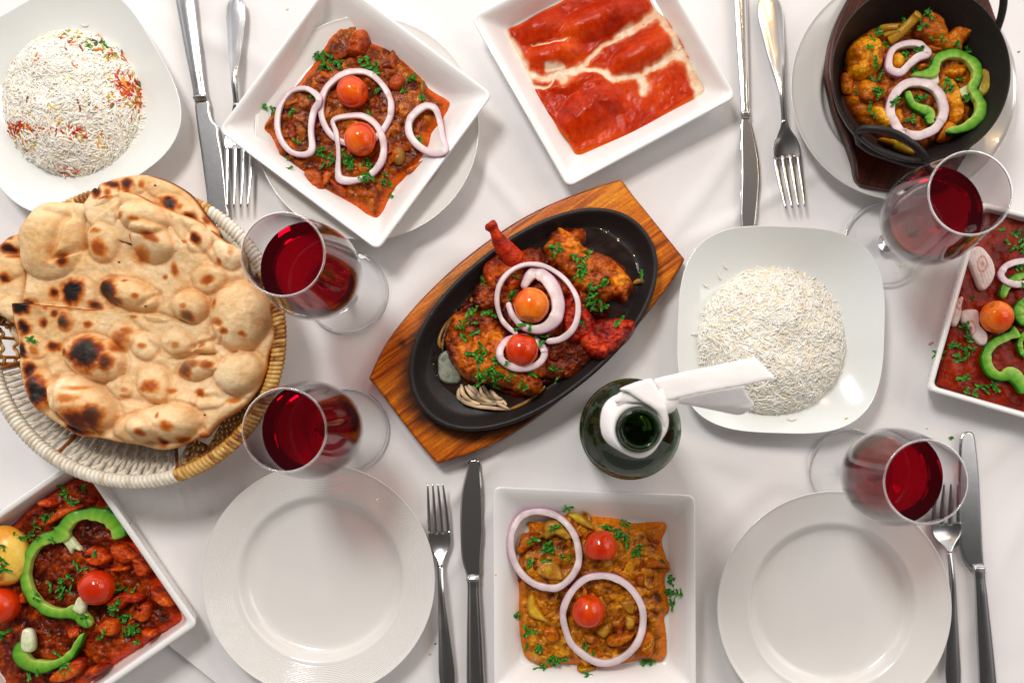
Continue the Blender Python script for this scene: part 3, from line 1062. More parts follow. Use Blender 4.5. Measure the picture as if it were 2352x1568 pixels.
slivers(2, c2, o2, 40, [C(176, 88, 18), C(196, 108, 30), C(150, 64, 12), C(190, 120, 50)], 31, w=(.002, .0042))

# ================= smooth red curry with cream
o3 = [(370, 240), (480, 180), (640, 85), (800, 10), (900, -60), (1150, -200), (1380, -260), (1500, -80), (1560, 40), (1620, 90), (1710, 180), (1800, 330), (1870, 470), (1930, 610), (1985, 735), (1890, 790), (1700, 905), (1450, 1070),
      (1250, 1150), (1060, 1210), (940, 1245), (890, 1170), (810, 1070), (720, 960), (640, 860), (570, 720), (510, 560), (440, 400)]
CREAM = [([(560, 340), (640, 335), (720, 328), (800, 305), (870, 285)], 8, 14), ([(500, 570), (600, 600), (700, 590), (800, 560), (900, 545), (985, 510)], 30, 40), ([(960, 515), (1050, 440), (1160, 350), (1270, 280)], 18, 26),
         ([(1270, 275), (1350, 225), (1430, 170), (1520, 120), (1580, 90)], 34, 50), ([(960, 515), (1050, 520), (1120, 535), (1180, 580), (1215, 620), (1290, 590), (1370, 585), (1450, 575)], 26, 34),
         ([(1450, 575), (1530, 530), (1620, 480), (1720, 430), (1800, 400)], 18, 60), ([(370, 240), (420, 320), (470, 400), (490, 480), (520, 600), (560, 680)], 38, 26), ([(560, 680), (640, 690), (720, 650), (745, 600)], 16, 12),
         ([(1590, 60), (1680, 150), (1730, 230), (1770, 330)], 46, 40), ([(1760, 400), (1850, 470), (1930, 600), (1970, 720)], 55, 45), ([(1460, 600), (1480, 660), (1475, 700)], 45, 40), ([(800, 590), (830, 620)], 40, 45), ([(700, 520), (760, 510), (830, 520)], 34, 40)]


def cream_amount(x, y, seed=0):
    best = np.zeros(len(x))
    u = x + .0035 * fbm(x, y, .014, 3, 71); v = y + .0035 * fbm(x, y, .014, 3, 72)
    for pl, w0, w1 in CREAM:
        p = AP(3, pl, .02)
        for i in range(len(p) - 1):
            e = p[i + 1] - p[i]
            L = e @ e
            t = np.clip(((u - p[i][0]) * e[0] + (v - p[i][1]) * e[1]) / L, 0, 1)
            d = np.hypot(u - p[i][0] - t * e[0], v - p[i][1] - t * e[1])
            w = ln(3, 1.15 * (w0 + (w1 - w0) * (i + t) / (len(p) - 1))) * (1 + .55 * fbm(x, y, .016, 3, 73))
            best = np.maximum(best, 1 - sst(w * .35, w * 1.35, d))
    return best


ED3 = [((1050, 860), 330, 190, -.7, .008), ((1500, 380), 330, 130, -.45, .008), ((1150, 120), 420, 150, -.35, .009), ((760, 400), 250, 110, -.25, .006), ((1250, 820), 130, 70, .1, .004), ((650, 180), 230, 120, -.5, .006), ((1000, 620), 300, 90, -.2, .004)]


def red_z(x, y, d):
    z = .0062 + .0026 * sst(0, .004, d)
    for (cx, cy), rx, ry, rot, h in ED3:
        c = A(3, cx, cy, .02)
        r1, r2 = ln(3, rx), ln(3, ry)
        u = (x - c[0]) * math.cos(-rot) + (y - c[1]) * math.sin(-rot); v = -(x - c[0]) * math.sin(-rot) + (y - c[1]) * math.cos(-rot)
        q = (u / r1) ** 2 + (v / r2) ** 2
        z = z + h * 1.45 * np.clip(1 - q, 0, 1) ** 1.1
    cr_ = cream_amount(x, y)
    k = sst(0, .008, d)
    return z + k * (.0016 * fbm(x, y, .03, 3, 41) + .0008 * fbm(x + y * .5, y - x * .6, .008, 3, 42)) - cr_ * .0016


def red_c(x, y, d, z):
    v = .5 + .6 * fbm(x, y, .03, 4, 43) + .25 * fbm(x, y, .003, 2, 44)
    c = pal(v, [C(166, 48, 8), C(192, 64, 10), C(208, 82, 16), C(222, 104, 28)])
    e = 1 - sst(.001, .0045, d + .001 * fbm(x, y, .01, 2, 46))
    c = mix(c, np.array(C(222, 112, 20)), e * .9)
    cr_ = cream_amount(x, y)
    sp = sst(-.25, .35, fbm(x, y, .009, 5, 45, gain=.65) + .3 * (1 - cr_)) * (1 - sst(.75, 1, cr_) * .6)
    cc = mix(np.tile(np.array(C(240, 226, 204)), (len(x), 1)), np.array(C(226, 130, 40)), sp * .8)
    return c * (1 - cr_[:, None]) + cc * cr_[:, None]


pts3 = smooth_poly(AP(3, o3, .010), 4)
t3 = thing("red_curry", "smooth orange red curry streaked with cream on its own square plate", "curry", (*pts3.mean(0), .006))
field("sauce", pts3, .0009, red_z, red_c, M["smooth_sauce"], t3)
rr = random.Random(4)
sp = []
for i in range(60):
    a, b = rr.uniform(600, 1900), rr.uniform(20, 1200)
    sp.append((a, b))
refresh()
parts = []
for a, b in sp:
    d_, _, _, ins_ = seg_dist(np.array([a]), np.array([b]), np.array(o3, float))
    if not ins_[0]: continue
    h = hit(3, a, b)
    v, f = tube([(h.x - .0005, h.y, h.z), (h.x, h.y + rr.uniform(-.0006, .0006), h.z + .0001), (h.x + .0005, h.y, h.z)], [.0001, rr.uniform(.00025, .00045), .0001], 5)
    parts.append((v, f, np.tile(np.array(C(50, 16, 8)), (len(v), 1))))
v, f, c = merge(parts)
o = obj("pepper_specks", v, f, M["herb"], t3, c); o["kind"] = "stuff"

# ================= orange vegetable curry
o11 = [(350, 335), (460, 335), (580, 320), (640, 240), (740, 250), (880, 280), (1000, 300), (1150, 340), (1320, 332), (1400, 345), (1412, 400), (1380, 480), (1405, 600), (1440, 690), (1400, 780), (1440, 1000), (1390, 1080), (1415, 1240), (1385, 1405),
       (1200, 1400), (1050, 1430), (870, 1460), (745, 1500), (725, 1440), (560, 1430), (490, 1490), (440, 1440), (330, 1370), (290, 1200), (270, 1050), (265, 830), (210, 700), (260, 620), (250, 500), (290, 430), (355, 410)]
YO = [C(108, 60, 8), C(156, 98, 14), C(190, 126, 24), C(214, 156, 42), C(230, 182, 74)]
c11 = curry(11, "vegetable_curry", "orange brown vegetable curry in the square plate near the ridged plate", o11, .0062, .0095, YO, C(216, 132, 24), 51, lump=.010)
YG = [C(150, 104, 14), C(190, 150, 30), C(204, 176, 50)]
for k, (pl, nm, zb, h) in enumerate([([(470, 360), (560, 320), (640, 380), (700, 455), (640, 480), (560, 440), (480, 470)], "potato_chunk", .014, .009), ([(420, 700), (470, 640), (540, 630), (600, 690), (620, 780), (520, 780), (440, 750)], "cabbage_piece", .016, .006),
                                     ([(340, 940), (390, 880), (430, 980), (520, 1110), (430, 1090), (360, 1060)], "potato_chunk", .0135, .009), ([(870, 1170), (960, 1110), (980, 1180), (930, 1230)], "cabbage_piece", .017, .005),
                                     ([(260, 540), (330, 430), (420, 440), (450, 480), (360, 540), (290, 590)], "cabbage_piece", .013, .006), ([(970, 1210), (1080, 1190), (1170, 1190), (1130, 1250), (1040, 1295), (960, 1280)], "cauliflower_piece", .0155, .009),
                                     ([(1100, 1060), (1170, 1080), (1160, 1150), (1110, 1160)], "cabbage_piece", .0175, .005), ([(660, 280), (740, 270), (840, 350), (860, 400), (780, 380), (700, 330)], "pepper_slice", .0125, .008),
                                     ([(1250, 640), (1330, 620), (1440, 690), (1340, 690), (1260, 690)], "cabbage_piece", .014, .006), ([(1170, 760), (1240, 740), (1240, 820), (1190, 830)], "carrot_piece", .0155, .007),
                                     ([(1190, 1180), (1310, 1190), (1320, 1300), (1290, 1380), (1180, 1370), (1110, 1330)], "potato_chunk", .012, .008), ([(730, 1450), (850, 1440), (870, 1460), (760, 1500)], "cabbage_piece", .011, .006),
                                     ([(780, 1200), (860, 1210), (850, 1270), (800, 1260)], "cabbage_piece", .017, .004), ([(1060, 950), (1190, 930), (1190, 1030), (1120, 1040)], "cabbage_piece", .0165, .005), ([(480, 1150), (560, 1140), (600, 1230), (540, 1270), (470, 1210)], "cauliflower_piece", .015, .008)]):
    tone = [YG, [C(170, 120, 20), C(196, 146, 40), C(206, 160, 60)], [C(186, 130, 14), C(206, 160, 28), C(216, 176, 50)], [C(160, 90, 14), C(196, 120, 26), C(210, 140, 44)]][[0, 1, 2, 1, 3, 3, 1, 0, 3, 3, 3, 1, 3, 1, 3][k]]
    piece(11, nm, pl, zb, h, tone, c11, 60 + k, w=.004, bump=.0006, mat="veg" if k in (0, 1, 2, 3, 6, 7, 12, 13) else "sauce")
refresh()
slivers(11, c11, o11, 42, [C(178, 100, 22), C(196, 128, 40), C(160, 80, 16), C(190, 140, 60)], 32, name="cabbage_strip")

# ================= chunky masala with egg
o9 = [(0, 500), (270, 250), (440, 150), (560, 110), (700, 170), (780, 320), (900, 500), (1000, 640), (1120, 820), (1250, 1010), (1315, 1130), (1300, 1150), (1100, 1270), (850, 1420), (640, 1568), (400, 1700), (100, 1790), (0, 1640), (-120, 1300), (-420, 800), (-300, 640)]
DR = [C(80, 28, 8), C(112, 44, 12), C(142, 62, 16), C(176, 86, 22), C(200, 112, 34)]
c9 = curry(9, "chunky_masala", "dark red masala with orange meat chunks filling the deep dish with egg", o9, .006, .0145, DR, C(218, 86, 14), 81, lump=.008, edge=.008, res=.001, oil_w=.010, amp=.0038)
RO = [C(150, 50, 12), C(192, 82, 16), C(212, 106, 26), C(226, 140, 50)]
for k, pl in enumerate([[(590, 660), (650, 600), (740, 640), (785, 690), (730, 740), (660, 745), (600, 720)], [(780, 600), (860, 590), (930, 650), (960, 690), (880, 730), (830, 710), (790, 680)], [(930, 690), (990, 690), (1050, 760), (1030, 810), (970, 820), (940, 750)],
                        [(750, 1000), (830, 940), (930, 930), (1010, 960), (990, 1000), (900, 1010), (850, 1050), (780, 1040)], [(930, 1100), (1000, 1000), (1060, 1010), (1050, 1080), (1010, 1140), (950, 1120)], [(690, 1160), (760, 1110), (820, 1130), (830, 1200), (780, 1240), (710, 1220)],
                        [(1000, 1190), (1080, 1200), (1080, 1240), (1030, 1260), (1000, 1240)], [(350, 1530), (430, 1450), (520, 1400), (590, 1400), (580, 1470), (500, 1540), (400, 1568)], [(600, 1480), (660, 1450), (740, 1440), (720, 1500), (650, 1530), (600, 1540)],
                        [(260, 290), (330, 260), (390, 290), (370, 330), (290, 330)], [(130, 950), (170, 920), (190, 990), (150, 1010)], [(1070, 900), (1150, 930), (1220, 1010), (1170, 1040), (1090, 990)], [(480, 1180), (560, 1180), (570, 1240), (500, 1250)],
                        [(330, 420), (420, 340), (560, 320), (540, 360), (420, 420), (330, 460)], [(780, 750), (900, 740), (900, 780), (800, 790)], [(620, 250), (650, 260), (650, 300), (610, 300)]]):
    piece(9, "meat_chunk", pl, .0185, .009, RO if k % 3 else [C(150, 40, 10), C(200, 80, 18), C(224, 130, 40)], c9, 90 + k, w=.0035, bump=.0008)
refresh()
slivers(9, c9, o9, 30, [C(140, 52, 14), C(170, 72, 20), C(110, 36, 10)], 33, L=(.008, .016))

# ================= dark red curry at the edge
o13 = [(440, 250), (520, 60), (600, 110), (784, 175), (1600, 400), (1300, 1500), (784, 1345), (500, 1265), (262, 1188), (255, 1160), (330, 800), (400, 450)]
c13 = curry(13, "dark_red_curry", "smooth dark red curry in the deep dish under the wine glass bowl", o13, .018, .0058, [C(104, 28, 8), C(132, 40, 12), C(156, 54, 18), C(176, 70, 26)], C(170, 60, 14), 101, lump=.016, amp=.0018, oil_w=.0025, mat="smooth_sauce", edge=.003, res=.0012)
refresh()

# ================= black iron pan on a dark wooden board
bpts = [(650, 330), (672, 500), (700, 600), (745, 710), (785, 830), (797, 925), (812, 955), (850, 975), (1010, 1000), (1190, 1010), (1290, 985), (1330, 900), (1480, 640), (1560, 420), (1540, 100), (1350, -220), (950, -240), (720, 60)]
bz0, bz1 = .0165, .031
bp = smooth_poly(AP(4, bpts, bz1), 4)
DW = [C(50, 22, 14), C(74, 34, 22), C(98, 46, 30), C(84, 44, 30)]


def wood_c(cols, ang, seed, wide=.006, burn=None):
    ca, sa = math.cos(ang), math.sin(ang)

    def f(x, y, d, z):
        u, v = x * ca + y * sa, -x * sa + y * ca
        w = v + .004 * fbm(u * .5, v, .05, 2, seed)
        t = .5 + .62 * fbm(u * .07, w, wide, 5, seed + 1, gain=.65) + .35 * fbm(u * .05, w, wide * .2, 2, seed + 2) + .3 * fbm(x, y, .06, 2, seed + 3)
        c = pal(t, cols)
        if burn: c = burn(x, y, d, c)
        return c
    return f


def slab(name, poly, z0, z1, bev, cf, mat, res=.0011):
    zf = lambda x, y, d: z1 - bev * (1 - np.sqrt(np.clip(1 - (1 - np.clip(d / bev, 0, 1)) ** 2, 0, 1)))
    return field(name, poly, res, zf, cf, mat, bottom=z0)


tag(slab("wooden_board", bp, bz0, bz1, .003, wood_c(DW, 1.2, 120), M["wood"]), "dark reddish wooden board between round plate and black iron pan", "board")
PZ, PR, PH = bz1, None, .086
pc = A(4, 1141, 380, PH)
PR = ln(4, 471, PH)
pan = thing("iron_pan", "deep round black cast iron pan with loop handles holding yellow chicken curry", "pan", (pc[0], pc[1], PZ))
prof = [(0, .003), (.5, .0035), (.62, .006), (.72, .013), (.82, .024), (.91, .038), (.965, .049), (.985, .0545), (.992, .0552), (1.0, .0545), (1.0, .052), (.985, .048), (.94, .038), (.85, .022), (.72, .007), (.6, .0005), (.5, 0), (0, 0)]
v, f = lathe([(r * PR, z + PZ) for r, z in prof], 160, (pc[0], pc[1], 0))
obj("bowl", v, f, M["iron"], pan)


def bez(pts, n=10):
    return smooth_poly(np.array(pts, float), n, False)


def pan_handle(pts):
    v, f = tube(bez(pts, 8), .0034, 12)
    obj("handle", v, f, M["iron"], pan)


hp = [(4, 815, 745, .072), (4, 806, 700, .083), (4, 840, 676, .094), (4, 920, 680, .100), (4, 1010, 705, .101), (4, 1090, 755, .098), (4, 1150, 810, .090), (4, 1180, 865, .076)]
pan_handle([(*A(n, x, y, z), z) for n, x, y, z in hp])
v, f = tube(bez([(*A(4, 812, 735, .070), .070), (*A(4, 880, 785, .068), .068), (*A(4, 990, 825, .066), .066), (*A(4, 1090, 855, .066), .066), (*A(4, 1172, 862, .072), .072)], 6), [.0045] * 25 if False else .0046, 10)
obj("handle_lug", v, f, M["iron"], pan)
th = math.radians(52)
hc = []
for k in range(9):
    a = th - .42 + .84 * k / 8
    rr_ = PR * (.99 + .17 * math.sin(math.pi * k / 8))
    hc.append((pc[0] + rr_ * math.cos(a), pc[1] + rr_ * math.sin(a), PZ + .045 + .03 * math.sin(math.pi * k / 8)))
pan_handle(hc)
KZ = .052
zk = lambda x, y: A(14, x, y, KZ)
ko = [(300, 400), (420, 270), (600, 185), (800, 150), (1000, 150), (1200, 250), (1330, 440), (1380, 520), (1500, 640), (1560, 760), (1500, 880), (1400, 1080), (1290, 1220), (1100, 1290), (950, 1340), (760, 1290), (560, 1200), (400, 1080), (300, 900), (262, 700), (268, 520)]
KB = [C(104, 50, 8), C(154, 88, 14), C(190, 116, 20), C(214, 144, 38)]
c14 = curry(14, "chicken_curry", "yellow orange chicken curry with coriander in the black iron pan", ko, .0470, .008, KB, C(60, 24, 6), 131, lump=.009, oil_w=.006)
v, f = lathe([(0, .0478), (PR * .80, .0478), (PR * .84, .0472)], 90, (pc[0] - .002, pc[1] + .002, 0))
obj("oil", v, f, M["oil"], c14, np.tile(np.array(C(46, 20, 8)), (len(v), 1)))
CK = [C(180, 104, 10), C(218, 146, 18), C(234, 174, 36), C(242, 200, 84)]
ck2 = [C(164, 88, 10), C(206, 128, 18), C(228, 156, 36)]
for k, (pl, cc, zb, h) in enumerate([([(340, 400), (400, 330), (480, 300), (570, 290), (640, 380), (655, 480), (640, 560), (560, 650), (480, 680), (380, 660), (340, 560), (325, 480)], CK, .050, .018),
                                     ([(910, 190), (980, 130), (1050, 90), (1120, 130), (1190, 200), (1220, 270), (1200, 350), (1100, 370), (960, 340), (900, 270)], ck2, .051, .014),
                                     ([(1220, 270), (1280, 225), (1380, 240), (1500, 225), (1525, 255), (1430, 310), (1350, 380), (1330, 460), (1200, 440), (1080, 400), (1050, 340), (1150, 300)], ck2, .052, .012),
                                     ([(450, 700), (520, 690), (600, 740), (650, 840), (600, 880), (480, 900), (420, 830)], ck2, .052, .010), ([(540, 930), (640, 940), (720, 1040), (740, 1120), (660, 1120), (570, 1060)], CK, .052, .012),
                                     ([(1150, 700), (1250, 680), (1310, 780), (1340, 900), (1340, 1030), (1250, 1100), (1190, 960), (1120, 820)], CK, .051, .013), ([(1150, 1060), (1280, 1060), (1290, 1160), (1180, 1240), (1100, 1210)], ck2, .051, .008),
                                     ([(710, 480), (790, 450), (840, 520), (800, 590), (740, 580)], CK, .053, .009), ([(1190, 600), (1290, 580), (1370, 600), (1330, 670), (1240, 680), (1160, 640)], CK, .053, .009), ([(740, 940), (810, 960), (830, 1050), (780, 1100), (730, 1040)], CK, .053, .008),
                                     ([(940, 560), (1010, 550), (1030, 600), (960, 620)], ck2, .054, .007), ([(280, 640), (330, 630), (380, 700), (370, 820), (300, 800), (275, 720)], ck2, .051, .008), ([(1040, 390), (1130, 400), (1180, 440), (1080, 450)], ck2, .053, .008)]):
    if k == 0:
        piece(14, "chicken_piece", pl, zb, h, cc, c14, 140 + k, w=.012, bump=.0016, ridge=(.1, .0042, .0005))
    else:
        piece(14, "chicken_piece", pl, zb, h, cc, c14, 140 + k, w=.0065, bump=.0014)
piece(14, "pepper_slice", [(1490, 600), (1550, 605), (1615, 645), (1600, 720), (1580, 790), (1510, 850), (1450, 790), (1455, 680)], .056, .008, [C(150, 120, 12), C(172, 150, 26), C(190, 170, 50)], c14, 161, mat="veg", bump=.0003, w=.004, tilt=(.25, 0), label="large yellow green chunk of cooked pepper")
piece(14, "pepper_slice", [(700, 1210), (800, 1240), (910, 1300), (900, 1350), (820, 1330), (760, 1290)], .053, .007, [C(170, 140, 12), C(196, 170, 26), C(206, 180, 50)], c14, 162, mat="veg", bump=.0003, w=.003)
piece(14, "pepper_slice", [(610, 1200), (700, 1210), (760, 1240), (740, 1270), (640, 1240)], .0525, .006, [C(170, 120, 12), C(196, 150, 26)], c14, 163, mat="veg", bump=.0003, w=.003)
for k, (pl, w_) in enumerate([([(690, 360), (740, 330), (810, 270), (870, 210), (885, 195)], 78), ([(610, 250), (660, 255), (740, 270)], 55), ([(640, 310), (700, 300), (760, 300)], 40)]):
    p = [(*A(14, x, y, .059), .059 + .004 * i) for i, (x, y) in enumerate(pl)]
    v, f = tube(bez(p, 5), ln(14, w_ / 2, .06), 12, flat=.7)
    cfa = np.array([C(176, 130, 26)]) * (1 + .35 * fbm(v[:, 0], v[:, 1], .008, 3, 9))[:, None]
    obj("pepper_slice", v, f, M["veg"], c14, cfa)
refresh()
slivers(14, c14, [(x, y) for x, y in ko], 26, [C(180, 104, 20), C(160, 80, 14), C(196, 130, 40)], 34, L=(.008, .016))

# ================= sizzling plate on its wooden board
sb = [(1375, 46), (1392, 58), (1450, 135), (1540, 245), (1640, 370), (1700, 445), (1711, 460), (1706, 480), (1640, 590), (1540, 720), (1400, 880), (1240, 1040), (1060, 1200), (900, 1320), (740, 1420), (560, 1495), (430, 1534), (414, 1534), (390, 1515),
      (300, 1410), (200, 1280), (110, 1160), (62, 1102), (54, 1088), (60, 1070), (130, 925), (230, 785), (360, 640), (520, 490), (700, 350), (880, 235), (1060, 150), (1240, 85), (1350, 50)]
bz = .017
bpl = smooth_poly(AP(6, sb, bz), 3)
OC = A(6, 918, 780, .036)
OA, OB, OT = ln(6, 752, .036), ln(6, 424, .036), math.radians(38.5)


def oval_r(x, y):
    u = (x - OC[0]) * math.cos(OT) + (y - OC[1]) * math.sin(OT); v = -(x - OC[0]) * math.sin(OT) + (y - OC[1]) * math.cos(OT)
    return (np.abs(u / OA) ** 2.15 + np.abs(v / OB) ** 2.15) ** (1 / 2.15)


def burn(x, y, d, c):
    r = oval_r(x, y) + .05 * fbm(x, y, .03, 3, 202)
    u = (x - OC[0]) * math.cos(OT) + (y - OC[1]) * math.sin(OT)
    k = (1 - sst(1.0, 1.17, r)) * .9 * sst(.06, -.08, u)
    k = np.maximum(k, (1 - sst(1.0, 1.03, r)) * .6)
    k = np.maximum(k, sst(.10, .5, fbm(x, y, .035, 3, 203)) * .6 * sst(.02, -.06, u))
    p = A(6, 232, 905, bz)
    k = np.maximum(k, np.exp(-((x - p[0]) ** 2 + (y - p[1]) ** 2) / .0045 ** 2) * .8)
    c = mix(c, np.array(C(30, 10, 4)), np.clip(k, 0, 1))
    e = 1 - sst(0, .0035, d)
    return mix(c, np.array(C(90, 34, 8)), e * .6)


WD = [C(128, 62, 6), C(192, 104, 10), C(220, 136, 18), C(236, 166, 42)]
tag(slab("sizzler_board", bpl, -.0035, bz, .0028, wood_c(WD, .62, 201, .007, burn), M["wood"], .001), "orange brown wooden board with pointed corners and scorched end under the sizzling plate", "board")
sz = .0175
prof = [(.2, .004), (.5, .004), (.76, .0045), (.82, .007), (.88, .0125), (.93, .0165), (.945, .0182), (.96, .0186), (.985, .0186), (.998, .0178), (1, .016), (.99, .013), (.93, .006), (.86, .0006), (.8, 0), (.3, 0)]
L = [sq_loop(OC, OA * (1 - (1 - r) * (OB / OA if r > .6 else 1)), OB * r, 2.15, OT, z + sz, 180) for r, z in prof]
v, f = loops_mesh(L, True, True)
tag(obj("sizzler_plate", v, f, M["iron"]), "oval black cast iron sizzling plate on the orange wooden board", "plate")
pd = [(500, 720), (640, 520), (820, 400), (960, 300), (1100, 275), (1260, 290), (1420, 400), (1480, 520), (1480, 650), (1400, 800), (1250, 1000), (1050, 1130), (900, 1240), (720, 1260), (560, 1210), (430, 1110), (380, 980), (420, 840)]
tz = .0222
tg = thing("sizzling_chicken", "heap of orange red tandoori chicken pieces on the oval sizzling plate", "chicken", (OC[0], OC[1], tz))
pp = smooth_poly(AP(6, pd, tz), 4)
field("oil", pp, .0015, lambda x, y, d: tz + .0008 * sst(0, .003, d) + .0006 * fbm(x, y, .01, 3, 6), lambda x, y, d, z: pal(.5 + .6 * fbm(x, y, .02, 3, 8), [C(14, 8, 6), C(34, 16, 8), C(60, 26, 10)]), M["oil"], tg)
TK = [C(112, 48, 8), C(176, 90, 12), C(214, 126, 20), C(236, 160, 44)]
TR = [C(112, 24, 12), C(172, 48, 16), C(206, 72, 24), C(218, 106, 40)]
TD = [C(70, 24, 8), C(112, 44, 12), C(148, 66, 16), C(184, 92, 26)]
tand = [
    ([(660, 480), (740, 450), (860, 425), (960, 420), (1050, 500), (1200, 620), (1290, 690), (1280, 760), (1200, 790), (1180, 880), (1100, 960), (1000, 1000), (850, 1000), (760, 900), (700, 750), (610, 700), (620, 620), (672, 560)], TD, .0225, .014, .016, "onion_masala", .003),
    ([(900, 890), (1000, 880), (1100, 890), (1180, 950), (1140, 1040), (1050, 1090), (960, 1080), (900, 1020)], TD, .0225, .012, .010, "chicken_piece", .002),
    ([(980, 400), (1020, 350), (1060, 305), (1120, 320), (1160, 305), (1185, 350), (1180, 390), (1260, 425), (1330, 460), (1400, 530), (1440, 590), (1425, 640), (1380, 672), (1330, 660), (1270, 680), (1180, 640), (1060, 540), (1000, 470)], TK, .0235, .019, .013, "chicken_piece", .0022),
    ([(672, 480), (760, 450), (850, 430), (930, 470), (900, 560), (830, 640), (740, 660), (680, 600), (660, 540)], [C(130, 44, 8), C(180, 80, 12), C(204, 108, 20)], .027, .015, .010, "chicken_piece", .0018),
    ([(500, 770), (560, 745), (640, 745), (720, 745), (760, 830), (800, 920), (860, 1010), (935, 1080), (940, 1120), (900, 1172), (820, 1150), (740, 1120), (680, 1105), (590, 1095), (520, 1040), (475, 960), (470, 870)], TK, .0235, .022, .016, "chicken_piece", .0022),
    ([(1090, 640), (1150, 618), (1190, 700), (1240, 780), (1250, 820), (1190, 885), (1110, 895), (1060, 800)], TR, .028, .015, .008, "chicken_piece", .0014),
    ([(1255, 785), (1320, 775), (1400, 778), (1450, 800), (1440, 850), (1380, 920), (1330, 960), (1270, 990), (1210, 960), (1170, 900), (1200, 830)], TR, .0235, .020, .008, "chicken_piece", .002),
    ([(840, 640), (960, 560), (1080, 640), (1100, 800), (980, 880), (850, 860), (760, 760)], TD, .030, .013, .012, "chicken_piece", .002),
    ([(700, 880), (830, 900), (960, 960), (980, 1060), (900, 1080), (780, 1000)], TK, .031, .008, .008, "chicken_piece", .0014)]
field("sauce", smooth_poly(AP(6, [(590, 640), (660, 470), (760, 430), (960, 400), (1040, 300), (1100, 290), (1190, 310), (1200, 400), (1330, 450), (1410, 540), (1300, 700), (1290, 780), (1250, 900), (1190, 990), (1130, 1060), (1050, 1110), (940, 1160), (860, 1200), (700, 1160), (560, 1110), (480, 1000), (460, 860), (500, 740)], .024), 5), .001,
      lambda x, y, d: .0226 + sst(0, .006, d) * (.003 + .004 * (1 - 2 * np.abs(fbm(x, y, .012, 4, 77)))) + .0012 * fbm(x, y, .005, 3, 78),
      lambda x, y, d, z: pal(.35 + .6 * fbm(x, y, .012, 4, 79) + .3 * fbm(x, y, .004, 3, 80), [C(44, 16, 8), C(96, 36, 10), C(140, 60, 14), C(176, 88, 24)]), M["sauce"], tg)
tand += [
    ([(1010, 330), (1060, 298), (1110, 310), (1180, 300), (1190, 360), (1150, 420), (1060, 430), (1000, 400)], TD, .026, .012, .007, "onion_masala", .003),
    ([(640, 600), (720, 590), (760, 660), (720, 730), (640, 740), (600, 690)], TD, .026, .011, .008, "onion_masala", .003),
    ([(1120, 880), (1200, 880), (1230, 960), (1170, 1040), (1080, 1080), (1060, 980)], TD, .024, .010, .008, "onion_masala", .003)]
for k, (pl, cc, zb, h, w_, nm, bu) in enumerate(tand):
    fx = None
    pl = [(np.mean([q[0] for q in pl]) + (a_ - np.mean([q[0] for q in pl])) * 1.06, np.mean([q[1] for q in pl]) + (b_ - np.mean([q[1] for q in pl])) * 1.06) for a_, b_ in pl]
    piece(6, nm, pl, zb, h, cc, tg, 210 + k, w=w_, bump=bu, fine=.0075, res=.00085)
bone = [(*A(6, x, y, z), z) for x, y, z in ((682, 276, .058), (700, 295, .057), (718, 330, .054), (742, 372, .050), (772, 415, .045), (806, 455, .040), (830, 480, .036))]
v, f = tube(bez(bone, 5), np.interp(np.linspace(0, 1, 31), [0, .06, .15, .25, .35, .6, 1], [.0035, .0062, .0066, .0046, .0052, .0085, .0105]), 14)
nrm = fbm(v[:, 0], v[:, 1], .006, 3, 5, v[:, 2])
v = v + np.column_stack([nrm, fbm(v[:, 0], v[:, 1], .006, 3, 8, v[:, 2]), nrm]) * .0016
obj("drumstick_bone", v, f, M["meat"], tg, pal(.45 + .7 * nrm, TR))
for k, pl in enumerate([[(415, 1000), (430, 960), (470, 945), (510, 1000), (540, 1070), (530, 1110), (470, 1118), (425, 1090)], [(445, 850), (470, 790), (500, 760), (490, 800), (465, 860), (445, 950), (430, 920)]]):
    piece(6, "onion_slice", pl, .0235, .006, [C(96, 100, 86), C(136, 140, 124), C(160, 160, 140)] if k == 0 else [C(90, 50, 20), C(150, 130, 90)], tg, 230 + k, w=.003, bump=.0003, mat="onion", ridge=(.5, .0022, .0008))
for k, (pl, w_) in enumerate([([(540, 1120), (550, 1170), (590, 1210), (640, 1225)], 16), ([(560, 1130), (600, 1180), (660, 1220), (730, 1225)], 14), ([(600, 1130), (640, 1190), (700, 1215), (765, 1215)], 15), ([(640, 1130), (650, 1170), (690, 1200), (760, 1235), (800, 1255)], 12),
                              ([(530, 1190), (560, 1215), (620, 1235), (700, 1245), (790, 1255)], 14), ([(690, 1150), (730, 1190), (760, 1200)], 14), ([(530, 1140), (528, 1190), (560, 1205)], 14), ([(650, 1120), (690, 1180), (750, 1205), (780, 1230)], 14), ([(575, 1125), (620, 1170), (640, 1215)], 14), ([(800, 1250), (880, 1215), (950, 1160), (980, 1130)], 9), ([(1445, 590), (1480, 580), (1510, 600), (1505, 640)], 14),
                              ([(430, 930), (425, 890), (445, 830), (490, 770)], 9), ([(590, 690), (605, 680), (600, 720)], 16)]):
    p = [(*A(6, x, y, .0255), .0252 + .002 * (i % 2)) for i, (x, y) in enumerate(pl)]
    v, f = tube(bez(p, 5), ln(6, w_ * (.8 if k < 9 else 1), .025) * np.interp(np.linspace(0, 1, 5 * (len(p) - 1) + 1), [0, .2, .8, 1], [.5, 1, .9, .3]), 8, flat=.5)
    cfa = np.array([C(214, 190, 160) if k < 9 else C(170, 120, 40)]) * np.clip(.85 + 1.2 * fbm(v[:, 0], v[:, 1], .012, 3, 9 + k), .25, 1.2)[:, None]
    cfa = cfa * np.array([[1, .93, .82]])
    obj("onion_strip", v, f, M["onion"], tg, cfa)
refresh()
slivers(6, tg, [(680, 490), (940, 430), (1270, 720), (1100, 980), (760, 960), (640, 700)], 22, [C(150, 60, 14), C(130, 40, 12), C(176, 90, 26)], 35, L=(.006, .013))
refresh()


